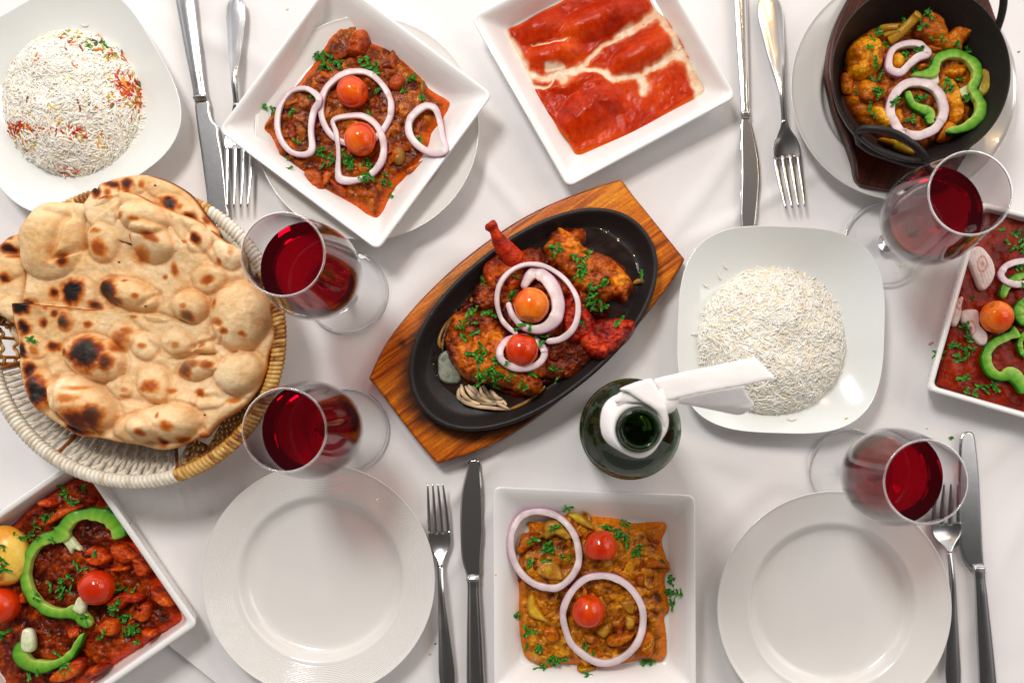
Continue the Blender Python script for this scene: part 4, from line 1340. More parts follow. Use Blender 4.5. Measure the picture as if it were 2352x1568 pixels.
# ================= rice
def rice(center_xy, rx, ry, zb, H, n, label, seed, colour=None, rot=0.0):
    rg = np.random.RandomState(seed)
    cx, cy = center_xy
    t = thing("rice_mound", label, "rice", (cx, cy, zb))
    pol = []
    for i in range(48):
        a = 2 * math.pi * i / 48
        k = 1 + .03 * math.sin(3 * a + seed) + .02 * math.sin(5 * a) + .018 * math.sin(9 * a + 2) + .012 * math.sin(14 * a)
        pol.append((cx + rx * k * math.cos(a), cy + ry * k * math.sin(a)))
    pol = np.array(pol)

    def top(x, y):
        r = np.hypot((x - cx) / rx, (y - cy) / ry)
        return H * np.clip(1 - r ** 2.6, 0, 1) ** .62 + .0042 * fbm(x, y, .024, 3, seed) * (r < .95)
    cor = field("rice_heap", pol, .003, lambda x, y, d: zb + np.maximum(top(x, y) - .0001, 0), lambda x, y, d, z: np.tile(np.array(C(240, 235, 220)), (len(x), 1)), M["rice"], t)
    N = n
    rr = np.sqrt(rg.rand(N)) * 1.03 + (rg.rand(N) < .02) * rg.rand(N) * .10
    # more grains towards the steep side
    rr = np.where(rg.rand(N) < .25, 1.04 - .25 * rg.rand(N) ** 1.5, rr)
    aa = rg.rand(N) * 2 * math.pi
    x = cx + rx * rr * np.cos(aa); y = cy + ry * rr * np.sin(aa)
    e = .001
    z = top(x, y)
    nxv = -(top(x + e, y) - top(x - e, y)) / (2 * e); nyv = -(top(x, y + e) - top(x, y - e)) / (2 * e)
    nxv = np.clip(nxv, -2.2, 2.2); nyv = np.clip(nyv, -2.2, 2.2)
    nn = np.stack([nxv, nyv, np.ones(N)], 1); nn /= np.linalg.norm(nn, axis=1)[:, None]
    th = rg.rand(N) * 2 * math.pi
    d = np.stack([np.cos(th), np.sin(th), np.zeros(N)], 1)
    d -= nn * (d * nn).sum(1)[:, None]
    d += nn * rg.normal(0, .13, N)[:, None]
    d /= np.linalg.norm(d, axis=1)[:, None]
    s = np.cross(nn, d); s /= np.linalg.norm(s, axis=1)[:, None]
    u = np.cross(d, s)
    Ln = rg.uniform(.0074, .0130, N); bend = rg.normal(0, 1.0, N); R = rg.uniform(.00080, .00102, N)
    P = np.stack([x, y, zb + np.maximum(z, .0008)], 1) + nn * rg.uniform(-.0010, .0010, N)[:, None]
    m, sd = 7, 5
    tt = np.linspace(-.5, .5, m)
    a2 = np.linspace(0, 2 * math.pi, sd, endpoint=False)
    V = np.zeros((N, m, sd, 3))
    prof = np.array([.35, .85, 1, 1.02, 1, .85, .35])
    for k in range(m):
        ang = bend * tt[k]
        cpt = P + d * (Ln * np.sin(ang) / np.where(np.abs(bend) < 1e-3, 1e-3, bend))[:, None] + s * (Ln * (1 - np.cos(ang)) / np.where(np.abs(bend) < 1e-3, 1e-3, bend))[:, None]
        dl = d * np.cos(ang)[:, None] + s * np.sin(ang)[:, None]
        sl = -d * np.sin(ang)[:, None] + s * np.cos(ang)[:, None]
        for q in range(sd):
            V[:, k, q] = cpt + (sl * math.cos(a2[q]) + u * math.sin(a2[q])) * (R * prof[k])[:, None]
    V[..., 2] = np.maximum(V[..., 2], zb + .0003)
    base = np.arange(N)[:, None] * (m * sd)
    F = []
    for k in range(m - 1):
        for q in range(sd):
            q2 = (q + 1) % sd
            F.append(np.concatenate([base + k * sd + q, base + k * sd + q2, base + (k + 1) * sd + q2, base + (k + 1) * sd + q], 1))
    F5 = [np.concatenate([base + q for q in range(sd)][::-1], 1), np.concatenate([base + (m - 1) * sd + q for q in range(sd)], 1)]
    g = rg.uniform(.93, 1.04, N)
    col = np.array(C(246, 243, 233))[None] * g[:, None]
    warm = rg.rand(N) < .15
    col[warm] = np.array(C(246, 232, 202))
    colored = np.zeros(N, bool)
    if colour:
        cols, msk = colour(x, y, rg)
        colored = msk
        col = np.where(msk[:, None], cols, col)
    cc = np.repeat(col, m * sd, 0)
    keep = ~colored
    # coloured grains: the first 120 are pieces of their own
    ci = np.nonzero(colored)[0]
    single = ci[:200]
    sel = np.ones(N, bool); sel[single] = False
    si = np.nonzero(sel)[0]
    inv = np.full(N, -1); inv[si] = np.arange(len(si))
    VV = V[si].reshape(-1, 3)
    off = np.arange(len(si))[:, None] * (m * sd)
    F4 = np.concatenate([(fz[si] - base[si]) + off for fz in F])
    FF = np.concatenate([(fz[si] - base[si]) + off for fz in F5])
    o = obj("rice_grains", VV, [F4, FF], M["rice"], t, np.repeat(col[si], m * sd, 0))
    o["kind"] = "stuff"
    f4 = np.concatenate([fz[:1] for fz in F]); f5 = np.concatenate([fz[:1] for fz in F5])
    for i in single:
        obj("coloured_grain", V[i].reshape(-1, 3), [f4, f5], M["rice"], t, np.tile(col[i], (m * sd, 1)))
    return t


def pick_colour(x, y, rg):
    n = len(x)
    cols = np.zeros((n, 3)); msk = np.zeros(n, bool)
    pal_ = {"r": C(206, 60, 40), "o": C(222, 120, 30), "y": C(214, 180, 50), "g": C(30, 120, 50), "l": C(160, 176, 50), "b": C(130, 60, 24), "p": C(226, 150, 140)}
    spots = [(480, 225, 70, 40, .5, "yylbo"), (600, 300, 110, 45, .45, "oyglrb"), (700, 330, 60, 50, .5, "goyg"), (780, 380, 70, 50, .5, "robyl"), (880, 560, 70, 70, .5, "rroyr"), (910, 620, 70, 60, .6, "orryo"), (940, 720, 60, 60, .3, "oyr"), (840, 780, 170, 100, .1, "yorg"), (640, 200, 60, 20, .4, "po"),
             (80, 940, 110, 50, .5, "oyrrb"), (180, 960, 110, 50, .4, "rroyb"), (340, 980, 170, 40, .25, "oyrp"), (520, 990, 120, 50, .3, "roy"), (700, 1010, 100, 60, .2, "oy"), (200, 1060, 70, 50, .3, "oy"), (430, 1230, 90, 50, .35, "rpo"), (400, 650, 450, 400, .012, "yob"), (40, 420, 60, 60, .25, "yb"), (120, 330, 50, 40, .2, "yb")]
    for sx, sy, ax, ay, p, letters in spots:
        c = A(1, sx, sy, .03)
        k = ((x - c[0]) / ln(1, ax, .03)) ** 2 + ((y - c[1]) / ln(1, ay, .03)) ** 2 < 1
        m = k & (rg.rand(n) < p)
        ch = rg.randint(0, len(letters), n)
        for j, l in enumerate(letters):
            mm = m & (ch == j)
            cols[mm] = np.array(pal_[l]) * rg.uniform(.75, 1.2, (mm.sum(), 1))
        msk |= m
    return cols, msk


c = A(0, 158, 232, .015)
rice(c, .0655, .0700, .0058, .034, 6400, "rice mound with red orange and green coloured grains", 3, pick_colour)
c = A(0, 1773, 787, .018)
rice(c, .0715, .0700, .0058, .038, 7400, "plain white rice mound beside the napkin tied bottle", 9)
refresh()
for k, (zn, x, y, ang) in enumerate([(8, 960, 300, 1.0), (8, 850, 410, .7), (8, 780, 685, .1), (8, 1340, 1170, 0), (8, 930, 360, 1.2), (1, 470, 1290, 1.3), (1, 620, 196, .2)]):
    h = hit(zn, x, y)
    L_ = .009
    v, f = tube([(h.x + L_ * t * math.cos(ang), h.y - L_ * t * math.sin(ang) + .002 * t * t * 4, h.z + .0009) for t in (-.5, -.4, -.2, 0, .2, .4, .5)], [.0003, .0007, .0008, .00085, .0008, .0007, .0003], 6)
    tag(obj("stray_rice_grain", v, f, M["rice"], None, np.tile(np.array(C(232, 226, 212)), (len(v), 1))), ["long stray rice grain highest above the plain mound", "stray rice grain off the upper shoulder of the plain mound", "stray rice grain beside the plain mound towards the sizzler", "short stray rice grain below the plain mound near the napkin end", "stray rice grain just touching the plain mound's upper edge", "pinkish stray grain below the coloured rice mound", "stray grain above the coloured rice mound"][k], "rice grain", "stray rice grains")
h = hit(1, 1026, 620)
v, f = tube([(h.x, h.y - .003, h.z + .0012), (h.x, h.y - .0022, h.z + .0012), (h.x, h.y, h.z + .0012), (h.x + .0002, h.y + .0022, h.z + .0012), (h.x + .0003, h.y + .003, h.z + .0012)], [.0004, .0011, .0014, .001, .0003], 8)
tag(obj("cardamom_seed", v, f, M["herb"], None, np.tile(np.array(C(110, 92, 66)), (len(v), 1))), "brown seed at the edge of the rice with coloured grains", "seed")
refresh()


# ================= toppings
def ring(zn, line, w, label, **k):
    o = onion_ring(zn, line, w, label, **k)
    refresh()
    return o


# on the brown curry
ring(2, ell(872, 665, 214, 226, .2, 18, .02), 42, "largest thin onion ring circling the upper tomato on the brown curry")
ring(2, [(640, 590), (570, 545), (480, 560), (415, 640), (393, 750), (412, 850), (475, 930), (560, 948), (607, 915), (600, 800), (617, 690), (648, 630)], [42, 32, 34, 36, 38, 38, 38, 40, 46, 40, 44, 46], "D-shaped onion ring near the stray coriander on the brown curry")
ring(2, [(735, 740), (825, 712), (920, 715), (1000, 770), (1042, 870), (1035, 980), (970, 1065), (880, 1105), (785, 1102), (765, 1050), (768, 930), (755, 820)], [30, 40, 44, 46, 46, 46, 44, 40, 60, 40, 30, 34], "onion ring with one straight side around the lower tomato on the brown curry")
ring(2, [(1228, 700), (1300, 652), (1360, 670), (1388, 750), (1405, 840), (1425, 925), (1350, 940), (1262, 900), (1205, 830), (1198, 755)], [50, 46, 44, 40, 42, 40, 50, 50, 50, 46], "onion ring reaching over the edge of the brown curry onto bare plate")
tomato(2, 850, 566, 99, "upper whole cherry tomato inside the largest onion ring on brown curry", 1, dent=(.75, -.1))
tomato(2, 900, 853, 102, "lower cherry tomato inside the straight-sided onion ring on brown curry", 2, dent=(.35, -.9))
# on the vegetable curry
ring(11, ell(478, 545, 252, 305, -.45, 18, .02), 60, "upper onion ring partly over the bare corner of the vegetable curry plate", h=.007)
tomato(11, 910, 530, 133, "halved cherry tomato with flat cut edge beside the upper onion ring on vegetable curry", 3, cut=(0, -1, .72), tone=-.25, dent=(-.2, .9))
ring(11, ell(928, 1075, 303, 338, -.25, 18, .02), 62, "wider onion ring circling a cherry tomato on the vegetable curry", h=.007)
tomato(11, 815, 1022, 134, "whole cherry tomato inside the wider onion ring on vegetable curry", 4, tone=-.2, dent=(.1, .9))
# on the iron pan
ring(14, [(850, 850), (842, 800), (855, 860), (890, 920), (960, 960), (1030, 990), (1035, 1050), (1050, 1090)][1:], [50, 62, 70, 70, 90, 75, 50], "curled inner piece of green pepper inside the big onion ring in the iron pan", kind="pepper", closed=False, h=.006)
pr = ring(14, [(880, 660), (960, 655), (1050, 640), (1085, 580), (1110, 520), (1200, 480), (1300, 485), (1400, 540), (1450, 620), (1445, 700), (1410, 780), (1450, 850), (1488, 930), (1465, 1030), (1370, 1110), (1270, 1145), (1180, 1155)],
          [30, 60, 95, 85, 90, 90, 85, 88, 84, 80, 80, 90, 96, 96, 84, 70, 40], "large lobed green pepper ring in the black iron pan", kind="pepper", closed=False, h=.008)


def pith(zn, outline, parent, h=.004):
    cs = AP(zn, outline, .03).mean(0)
    hz = hit(zn, *np.mean(outline, 0)).z
    o = piece(zn, "pith", outline, hz + .0015, h, [C(190, 200, 150), C(216, 220, 180), C(226, 228, 200)], None, 5, w=.0025, bump=.0003, mat="veg")
    o.parent = parent
    return o


pith(14, [(1030, 690), (1110, 640), (1130, 700), (1125, 735), (1080, 755), (1040, 735)], pr)
pith(14, [(1285, 790), (1340, 755), (1400, 735), (1410, 800), (1380, 860), (1320, 855), (1300, 830)], pr)
refresh()
ring(14, [(680, 600), (688, 490), (740, 420), (850, 388), (965, 405), (1020, 480), (935, 510), (850, 580), (790, 640), (735, 640)], [76, 66, 64, 64, 66, 76, 80, 72, 74, 80], "small kidney-shaped onion ring with purple skin in the iron pan", h=.007, purple=1.2)
ring(14, ell(927, 957, 232, 238, .5, 18, .02), 92, "big white onion ring lying over green pepper in the iron pan", h=.006)
# masala dish
p1 = ring(9, [(858, 545), (830, 460), (770, 400), (690, 375), (600, 375), (520, 400), (465, 460), (425, 520), (330, 545), (245, 610), (200, 700), (185, 800), (205, 900), (260, 990), (350, 1055), (450, 1075), (540, 1065), (590, 1110), (645, 1165)],
          [100, 110, 105, 95, 85, 78, 100, 130, 80, 76, 68, 66, 68, 72, 74, 78, 110, 90, 60], "large lobed green pepper ring around the tomato in the masala dish", kind="pepper", closed=False, h=.008)
pith(9, [(400, 530), (450, 500), (500, 530), (575, 620), (560, 640), (520, 625), (500, 660), (470, 610)], p1)
pith(9, [(520, 1010), (550, 960), (595, 985), (590, 1060), (560, 1085), (510, 1050)], p1)
p2 = ring(9, [(190, 1215), (185, 1280), (150, 1360), (200, 1430), (300, 1450), (400, 1430), (490, 1380), (550, 1300), (595, 1215)], [70, 90, 110, 105, 90, 70, 56, 46, 26], "short curved end piece of green pepper in the masala dish", kind="pepper", closed=False, h=.008)
pith(9, [(155, 1200), (215, 1200), (235, 1300), (215, 1350), (150, 1330)], p2)
tomato(9, 683, 893, 130, "shiny cherry tomato beside the large green pepper ring in the masala dish", 5, tone=-.3, dent=(-.7, -.3))
tomato(9, 10, 1023, 132, "cherry tomato beside the boiled egg in the masala dish", 6, tone=-.35, dent=(-.7, -.4))
hz = hit(9, 30, 660)
ec = A(9, 22, 668, hz.z + .008)
nu, nv = 48, 30
tht = np.linspace(0, math.pi, nv)[:, None]; ph = np.linspace(0, 2 * math.pi, nu, endpoint=False)[None]
dd = np.stack([np.sin(tht) * np.cos(ph), np.sin(tht) * np.sin(ph), np.cos(tht) * np.ones_like(ph)], -1).reshape(-1, 3)
ev = dd * np.array([ln(9, 185, .03), ln(9, 215, .03) * 1.0, .0165])
ev[:, 0] *= 1 - .1 * dd[:, 1]
ev += [ec[0], ec[1], hz.z + .006]
stn = sst(.05, .45, fbm(dd[:, 0], dd[:, 1], .7, 4, 9, dd[:, 2]) + .35 * (-dd[:, 1]) * (dd[:, 1] < 0) + .1)
ecol = mix(mix(np.tile(np.array(C(236, 196, 84)), (len(dd), 1)), np.array(C(222, 150, 40)), stn), np.array(C(170, 70, 16)), sst(.3, .7, fbm(dd[:, 0], dd[:, 1], .3, 4, 19, dd[:, 2]) + .25 * (-dd[:, 1])))
i = np.arange(nu); j = (i + 1) % nu
F = np.concatenate([np.stack([k * nu + i, (k + 1) * nu + i, (k + 1) * nu + j, k * nu + j], 1) for k in range(nv - 1)])
tag(obj("boiled_egg", ev, [F], M["veg"], None, ecol), "half sunk boiled egg stained yellow in the masala dish", "egg")
refresh()
# dark red curry
WO = [C(196, 168, 160), C(214, 196, 190), C(226, 210, 204)]


def stain(cx, cy, zn, rad):
    c0 = A(zn, cx, cy, .028)

    def f(x, y, d, z, c):
        r = np.hypot((x - c0[0]), (y - c0[1]) * .6) + .0008 * fbm(x, y, .004, 2, 3)
        k = np.exp(-((r - rad) / .0006) ** 2) * .8 + np.exp(-(r / .0012) ** 2) * .9
        return mix(c, np.array(C(190, 74, 30)), np.clip(k, 0, 1))
    return f


s1 = piece(13, "onion_slice", [(430, 365), (510, 330), (570, 380), (605, 450), (605, 520), (560, 590), (520, 598), (490, 540), (460, 470), (440, 420)], .0245, .0035, WO, None, 301, w=.002, bump=.0002, mat="onion", cfx=stain(530, 440, 13, .0042), ridge=(.3, .003, .0002))
tag(s1, "leaf-shaped onion slice with orange stained core on dark red curry", "onion")
s2 = piece(13, "onion_slice", [(345, 800), (350, 740), (370, 680), (400, 640), (415, 650), (405, 700), (400, 760), (370, 822)], .0245, .003, WO, None, 302, w=.002, bump=.0002, mat="onion", cfx=stain(390, 680, 13, .003))
tag(s2, "thin sliver of onion nearest the dish wall on dark red curry", "onion")
s3 = piece(13, "onion_slice", [(400, 735), (440, 716), (500, 722), (515, 770), (518, 815), (560, 865), (555, 935), (510, 935), (470, 890), (455, 840), (405, 795)], .0245, .0035, WO, None, 303, w=.002, bump=.0002, mat="onion", cfx=stain(460, 830, 13, .004))
tag(s3, "ragged hourglass-shaped onion piece beside the tomato on dark red curry", "onion")
refresh()
ring(13, [(790, 505), (730, 530), (670, 580), (645, 650)], [30, 50, 48, 44], "green pepper strip under the onion ring on dark red curry", kind="pepper", closed=False, h=.006)
ring(13, ell(770, 495, 128, 72, -.1, 16, .02), 46, "oval onion ring over green pepper on dark red curry", h=.0045)
pq = ring(13, [(745, 850), (690, 880), (620, 910), (565, 960), (545, 1030), (575, 1100), (640, 1130), (700, 1115), (750, 1160), (790, 1230)], [90, 56, 58, 60, 58, 60, 66, 90, 80, 70], "lobed green pepper piece curving below the tomato on dark red curry", kind="pepper", closed=False, h=.007)
tomato(13, 618, 765, 104, "orange cherry tomato among onion and pepper on dark red curry", 7, tone=.25, dent=(-.4, .5))
ring(13, ell(795, 735, 50, 62, 0, 12), 60, "grey green jalapeno slice beside the tomato on dark red curry", kind="pepper", h=.006)
ring(13, ell(800, 935, 46, 70, 0, 12), 34, "jalapeno slice resting on the lobed pepper in the dark red curry dish", kind="pepper", h=.006)
# sizzler
ring(6, [(700, 960), (858, 955)][:0] or ell(858, 955, 118, 82, 0, 14), 44, "small purple edged onion ring under the lower tomato of the sizzling plate", h=.007, purple=1.5)
ring(6, [(985, 898), (1060, 885), (1120, 840), (1150, 770), (1150, 680), (1105, 595), (1040, 535), (960, 497), (870, 495), (790, 535), (740, 605), (728, 690), (750, 775), (790, 825), (835, 858)], [34, 40, 38, 34, 32, 30, 30, 30, 28, 30, 30, 30, 30, 32, 28],
     "outer thin onion ring looping round the sizzling chicken heap", closed=False, h=.007)
ring(6, [(862, 620), (900, 555), (935, 540), (990, 570), (1035, 640), (1050, 720), (1025, 790), (955, 832), (870, 822), (810, 760), (785, 690)], [44, 60, 70, 80, 84, 84, 80, 62, 46, 36, 40], "thick white onion curl around the upper tomato of the sizzling plate", closed=False, h=.009, purple=1.3)
tomato(6, 910, 706, 98, "upper orange cherry tomato inside the onion curl on the sizzling chicken", 8, tone=.25, dent=(-.15, -.9))
tomato(6, 858, 942, 92, "lower cherry tomato on the small onion ring of the sizzling plate", 9, tone=-.05, dent=(.2, .9))
refresh()
herbs(2, [(690, 385, 8, 60), (660, 350, 4, 40), (930, 390, 4, 30), (985, 440, 5, 34), (1205, 480, 4, 26), (1165, 560, 2, 30), (1270, 615, 2, 20), (490, 690, 2, 24), (665, 930, 5, 34), (690, 990, 4, 40), (820, 975, 7, 40), (850, 1020, 5, 40), (950, 1010, 4, 34), (950, 1090, 3, 30), (1045, 1080, 3, 44),
          (510, 865, 1, 10), (955, 705, 1, 10), (1255, 850, 2, 20), (330, 645, 2, 24), (370, 680, 2, 20), (1100, 1205, 1, 10), (600, 590, 1, 10), (450, 995, 2, 24), (1020, 555, 2, 20), (720, 955, 1, 10), (760, 400, 3, 40), (1070, 1140, 1, 10)],
      "chopped green coriander scattered over the brown curry plate", "coriander on the brown curry", 1)
herbs(11, [(535, 380, 3, 24), (380, 480, 3, 34), (500, 545, 7, 50), (620, 600, 3, 40), (510, 620, 2, 30), (380, 640, 2, 24), (645, 220, 3, 30), (970, 380, 4, 50), (1040, 430, 4, 40), (1110, 470, 4, 40), (1170, 580, 4, 30), (1210, 540, 3, 30), (1460, 790, 5, 50), (1440, 880, 6, 50), (1500, 870, 4, 50),
           (1460, 970, 3, 30), (260, 1040, 4, 34), (370, 1180, 4, 34), (430, 1300, 4, 40), (540, 1370, 6, 50), (610, 1370, 2, 20), (450, 1430, 3, 36), (1240, 1430, 2, 24), (1290, 1410, 3, 30), (800, 1500, 2, 20), (850, 1340, 1, 10), (790, 1280, 2, 20), (1380, 640, 1, 10), (350, 1290, 2, 24), (1100, 360, 3, 40)],
      "chopped green coriander scattered over the vegetable curry plate", "coriander on the vegetable curry", 2)
herbs(14, [(1030, 125, 2, 20), (800, 180, 2, 24), (960, 240, 3, 34), (890, 255, 1, 10), (770, 240, 1, 10), (560, 340, 3, 40), (500, 400, 2, 30), (1165, 360, 2, 24), (1285, 385, 3, 30), (1045, 340, 1, 10), (830, 470, 4, 34), (940, 440, 3, 30), (890, 620, 2, 30), (520, 700, 2, 24), (410, 815, 1, 10), (585, 810, 6, 34),
           (515, 900, 1, 10), (680, 400, 1, 10), (545, 1000, 2, 20), (745, 880, 2, 30), (950, 870, 4, 34), (880, 1060, 2, 16), (1190, 750, 2, 30), (1225, 790, 2, 24), (1320, 880, 3, 30), (1300, 700, 2, 24), (565, 555, 2, 20), (1370, 460, 2, 30), (600, 660, 1, 10)],
      "chopped green coriander scattered over the chicken curry in the iron pan", "coriander in the iron pan", 3)
herbs(9, [(340, 390, 5, 50), (280, 430, 4, 40), (220, 540, 3, 40), (450, 210, 3, 30), (600, 180, 2, 24), (510, 270, 4, 44), (740, 330, 3, 40), (270, 545, 2, 24), (370, 560, 1, 10), (550, 740, 3, 34), (440, 845, 3, 24), (500, 815, 2, 24), (360, 885, 1, 10), (440, 935, 2, 24), (510, 905, 2, 20), (270, 960, 2, 30),
          (820, 850, 2, 24), (870, 880, 3, 34), (920, 920, 2, 40), (830, 1045, 5, 40), (880, 1120, 6, 50), (910, 1200, 6, 50), (940, 1170, 5, 40), (750, 1230, 2, 30), (970, 1270, 2, 20), (600, 1110, 3, 30), (650, 1090, 1, 10), (350, 1200, 1, 10), (410, 1360, 1, 10), (460, 1440, 3, 34), (460, 1500, 1, 10),
          (30, 720, 4, 44), (150, 540, 2, 20), (20, 600, 2, 30), (20, 1210, 4, 40), (670, 655, 2, 20), (100, 520, 1, 10), (420, 900, 1, 10), (830, 990, 2, 24), (260, 1500, 2, 24)],
      "chopped green coriander scattered over the masala in the deep dish", "coriander on the masala", 4)
herbs(13, [(650, 232, 1, 10), (740, 260, 2, 20), (760, 310, 4, 34), (720, 340, 2, 20), (680, 310, 1, 10), (755, 450, 3, 24), (460, 655, 1, 10), (430, 830, 3, 24), (440, 890, 4, 30), (400, 970, 4, 34), (370, 1010, 3, 24), (350, 940, 3, 30), (290, 1000, 3, 40), (460, 960, 2, 24), (410, 1140, 2, 20), (495, 1180, 2, 24),
           (430, 1220, 2, 20), (480, 1240, 1, 10), (590, 1190, 3, 24), (520, 1200, 2, 20), (775, 570, 1, 10), (340, 1505, 1, 10)],
      "chopped green coriander scattered over the dark red curry dish", "coriander on the dark red curry", 5)
herbs(6, [(1020, 425, 3, 30), (1065, 420, 2, 24), (1195, 440, 3, 24), (1140, 455, 2, 20), (1160, 495, 2, 24), (1190, 530, 4, 30), (1150, 570, 3, 30), (1280, 590, 3, 24), (1215, 610, 3, 24), (1230, 660, 5, 34), (1215, 700, 5, 34), (1270, 690, 3, 24), (1250, 730, 3, 24), (1485, 545, 1, 10), (800, 655, 2, 20),
          (655, 580, 3, 24), (560, 785, 2, 20), (530, 825, 3, 30), (560, 865, 3, 24), (620, 855, 2, 20), (605, 745, 3, 24), (685, 745, 3, 24), (600, 970, 3, 34), (655, 965, 2, 24), (720, 990, 5, 34), (690, 1050, 8, 50), (720, 1080, 6, 40), (620, 1080, 3, 30), (715, 1120, 3, 24), (640, 1000, 3, 30), (800, 1055, 3, 34),
          (860, 1130, 2, 16), (910, 1070, 1, 10), (930, 860, 5, 34), (960, 900, 5, 34), (850, 820, 2, 24), (1020, 1040, 4, 44), (1380, 810, 2, 24), (910, 820, 4, 24), (645, 925, 1, 10), (610, 800, 1, 10), (825, 560, 1, 10), (1170, 795, 1, 10), (780, 1010, 1, 10)],
      "chopped green coriander scattered over the sizzling chicken", "coriander on the sizzling plate", 6)

# ================= bread basket
BZ = .066
bc = A(0, 309, 773, BZ)
BR_ = 343 / S * (D - BZ) / D - .004
bk = thing("bread_basket", "round woven basket half white and half honey cane holding the flatbreads", "basket", (bc[0], bc[1], 0))
WH, GO, BN = C(226, 216, 196), C(190, 124, 44), C(130, 66, 22)


def cane_colour(ang):
    """ang in degrees, counter-clockwise from the side facing the sizzling plate"""
    a = ang % 360
    if 27 <= a <= 58: return "w"
    if 175 <= a <= 193: return "g"
    if 193 < a <= 287: return "w"
    if a > 287 or a < 27: return "g"
    return "g"


def cane_cols(v, kind, seed):
    n = fbm(v[:, 0], v[:, 1], .006, 3, seed, v[:, 2])
    if kind == "w":
        return pal(.62 + .7 * n, [C(196, 176, 140), C(222, 212, 192), C(236, 230, 214)])
    return pal(.5 + .85 * n, [C(112, 58, 12), C(176, 112, 34), C(206, 156, 72), C(222, 186, 116)])


def wallp(t, a, dr=0.0):
    """point on the basket wall: t 0 base .. 1 rim"""
    r = .072 + (BR_ - .072) * (t ** .8) + dr
    return (bc[0] + r * math.cos(a), bc[1] + r * math.sin(a), .003 + (BZ - .003) * t ** 1.5)


# wraps round the rim, one piece each
NW = 205
wraps = {}
for kind in "wg":
    th_ = np.linspace(0, 2 * math.pi, 15)[:-1]
    p = np.stack([.0008 * np.sin(th_), .0046 * np.cos(th_), .0046 * np.sin(th_)], 1)
    v, f = tube(p, .0023, 7, closed=True)
    wraps[kind] = [mesh_data("rim_wrap", v, f, M["cane"], cane_cols(v + .3 * q, kind, 60 + q)) for q in range(6)]
rw = random.Random(3)
for k in range(NW):
    a = 2 * math.pi * k / NW
    kd = cane_colour(math.degrees(a))
    o = bpy.data.objects.new("rim_wrap", rw.choice(wraps[kd]))
    COL.objects.link(o)
    o.parent = bk
    o.location = (BR_ * math.cos(a), BR_ * math.sin(a), BZ + rw.uniform(-.0004, .0004))
    o.rotation_euler = (0, 0, a + math.pi / 2 + math.pi + math.radians(12))
    o.scale = (1.02 + rw.uniform(-.08, .12), 1, 1)
v, f = tube([(bc[0] + BR_ * math.cos(a), bc[1] + BR_ * math.sin(a), BZ) for a in np.linspace(0, 2 * math.pi, 160, endpoint=False)], .0032, 8, closed=True)
obj("rim_hoop", v, f, M["cane"], bk, cane_cols(v, "g", 3))
# stakes: slanting looped canes
NS = 132
for k in range(NS):
    a = 2 * math.pi * k / NS
    kd = cane_colour(math.degrees(a))
    if 176 <= math.degrees(a) % 360 <= 190 and k % 3: continue
    if kd == "w":
        pts = [wallp(t, a - .30 * (1 - t) + .05 * math.sin(t * 3.1), .0012 * math.sin(k * 3.1416 + t * 9)) for t in np.linspace(.12, 1.0, 12)]
        v, f = tube(pts, .0022, 7)
        obj("cane_stake", v, f, M["cane"], bk, cane_cols(v, "w", k))
        if k % 2 == 0:
            pts = [wallp(t, a + .14 * (1 - t), -.0022) for t in np.linspace(.2, .95, 9)]
            v, f = tube(pts, .0015, 7)
            obj("cane_stake", v, f, M["cane"], bk, cane_cols(v * .97, "w", k + 5) * .97)
    else:
        pts = [wallp(t, a, .0002) for t in np.linspace(.05, 1.0, 8)]
        v, f = tube(pts, .0016, 7)
        obj("cane_stake", v, f, M["cane"], bk, cane_cols(v, "g", k))
# weavers: rows going round, wavy in and out of the stakes
SECT = [(-73, 60), (60, 176), (176, 193), (193, 287)]
for (a0, a1) in SECT:
    mid = (a0 + a1) / 2
    kd = cane_colour(mid)
    rows = np.linspace(.10, .93, 15) if kd == "g" and not (170 < mid < 195) else (np.linspace(.12, .9, 7) if kd == "g" else [.06, .12, .18, .25])
    for ri, t in enumerate(rows):
        n = int((a1 - a0) * 1.5)
        pts = []
        for q in range(n + 1):
            ad = a0 + (a1 - a0) * q / n
            pts.append(wallp(t + .006 * math.sin(q * 1.3), math.radians(ad), .0016 * math.sin(math.radians(ad) * NS / 2 + ri * math.pi)))
        v, f = tube(pts, .0017 if kd == "g" else .0016, 6)
        obj("weaver_strand", v, f, M["cane"], bk, cane_cols(v, "g", ri + 20))
bl = []
for ri in range(21):
    r = .004 + ri * .0034
    n = max(12, int(r * 900))
    v, f = tube([(bc[0] + r * math.cos(a), bc[1] + r * math.sin(a), .003 + .0006 * math.sin(a * n / 3)) for a in np.linspace(0, 2 * math.pi, n, endpoint=False)], .0017, 6, closed=True)
    obj("base_strand", v, f, M["cane"], bk, cane_cols(v, "g", ri))
for a in (math.radians(236.5), math.radians(193.5), math.radians(287.5), math.radians(-58)):
    pts = [wallp(t, a - .22 * (1 - t), -.0034) for t in np.linspace(.1, 1.0, 10)]
    pts[-1] = (pts[-1][0], pts[-1][1], pts[-1][2] + .004)
    v, f = tube(pts, .0018, 7, flat=.6)
    obj("brown_tie", v, f, M["cane"], bk, np.tile(np.array(C(140, 72, 24)), (len(v), 1)))
# a second white ring of knotted cane at the upper part of the rim
for k in range(22):
    a = math.radians(28 + k * 1.45)
    me = rw.choice(wraps["w"])
    o = bpy.data.objects.new("rim_wrap", me)
    COL.objects.link(o)
    o.parent = bk
    o.location = ((BR_ - .006) * math.cos(a), (BR_ - .006) * math.sin(a), BZ - .004)
    o.rotation_euler = (0, 0, a + math.pi / 2 + .5)
refresh()

# ================= flatbreads
BC = [C(204, 152, 94), C(224, 184, 130), C(236, 206, 162), C(244, 224, 190)]


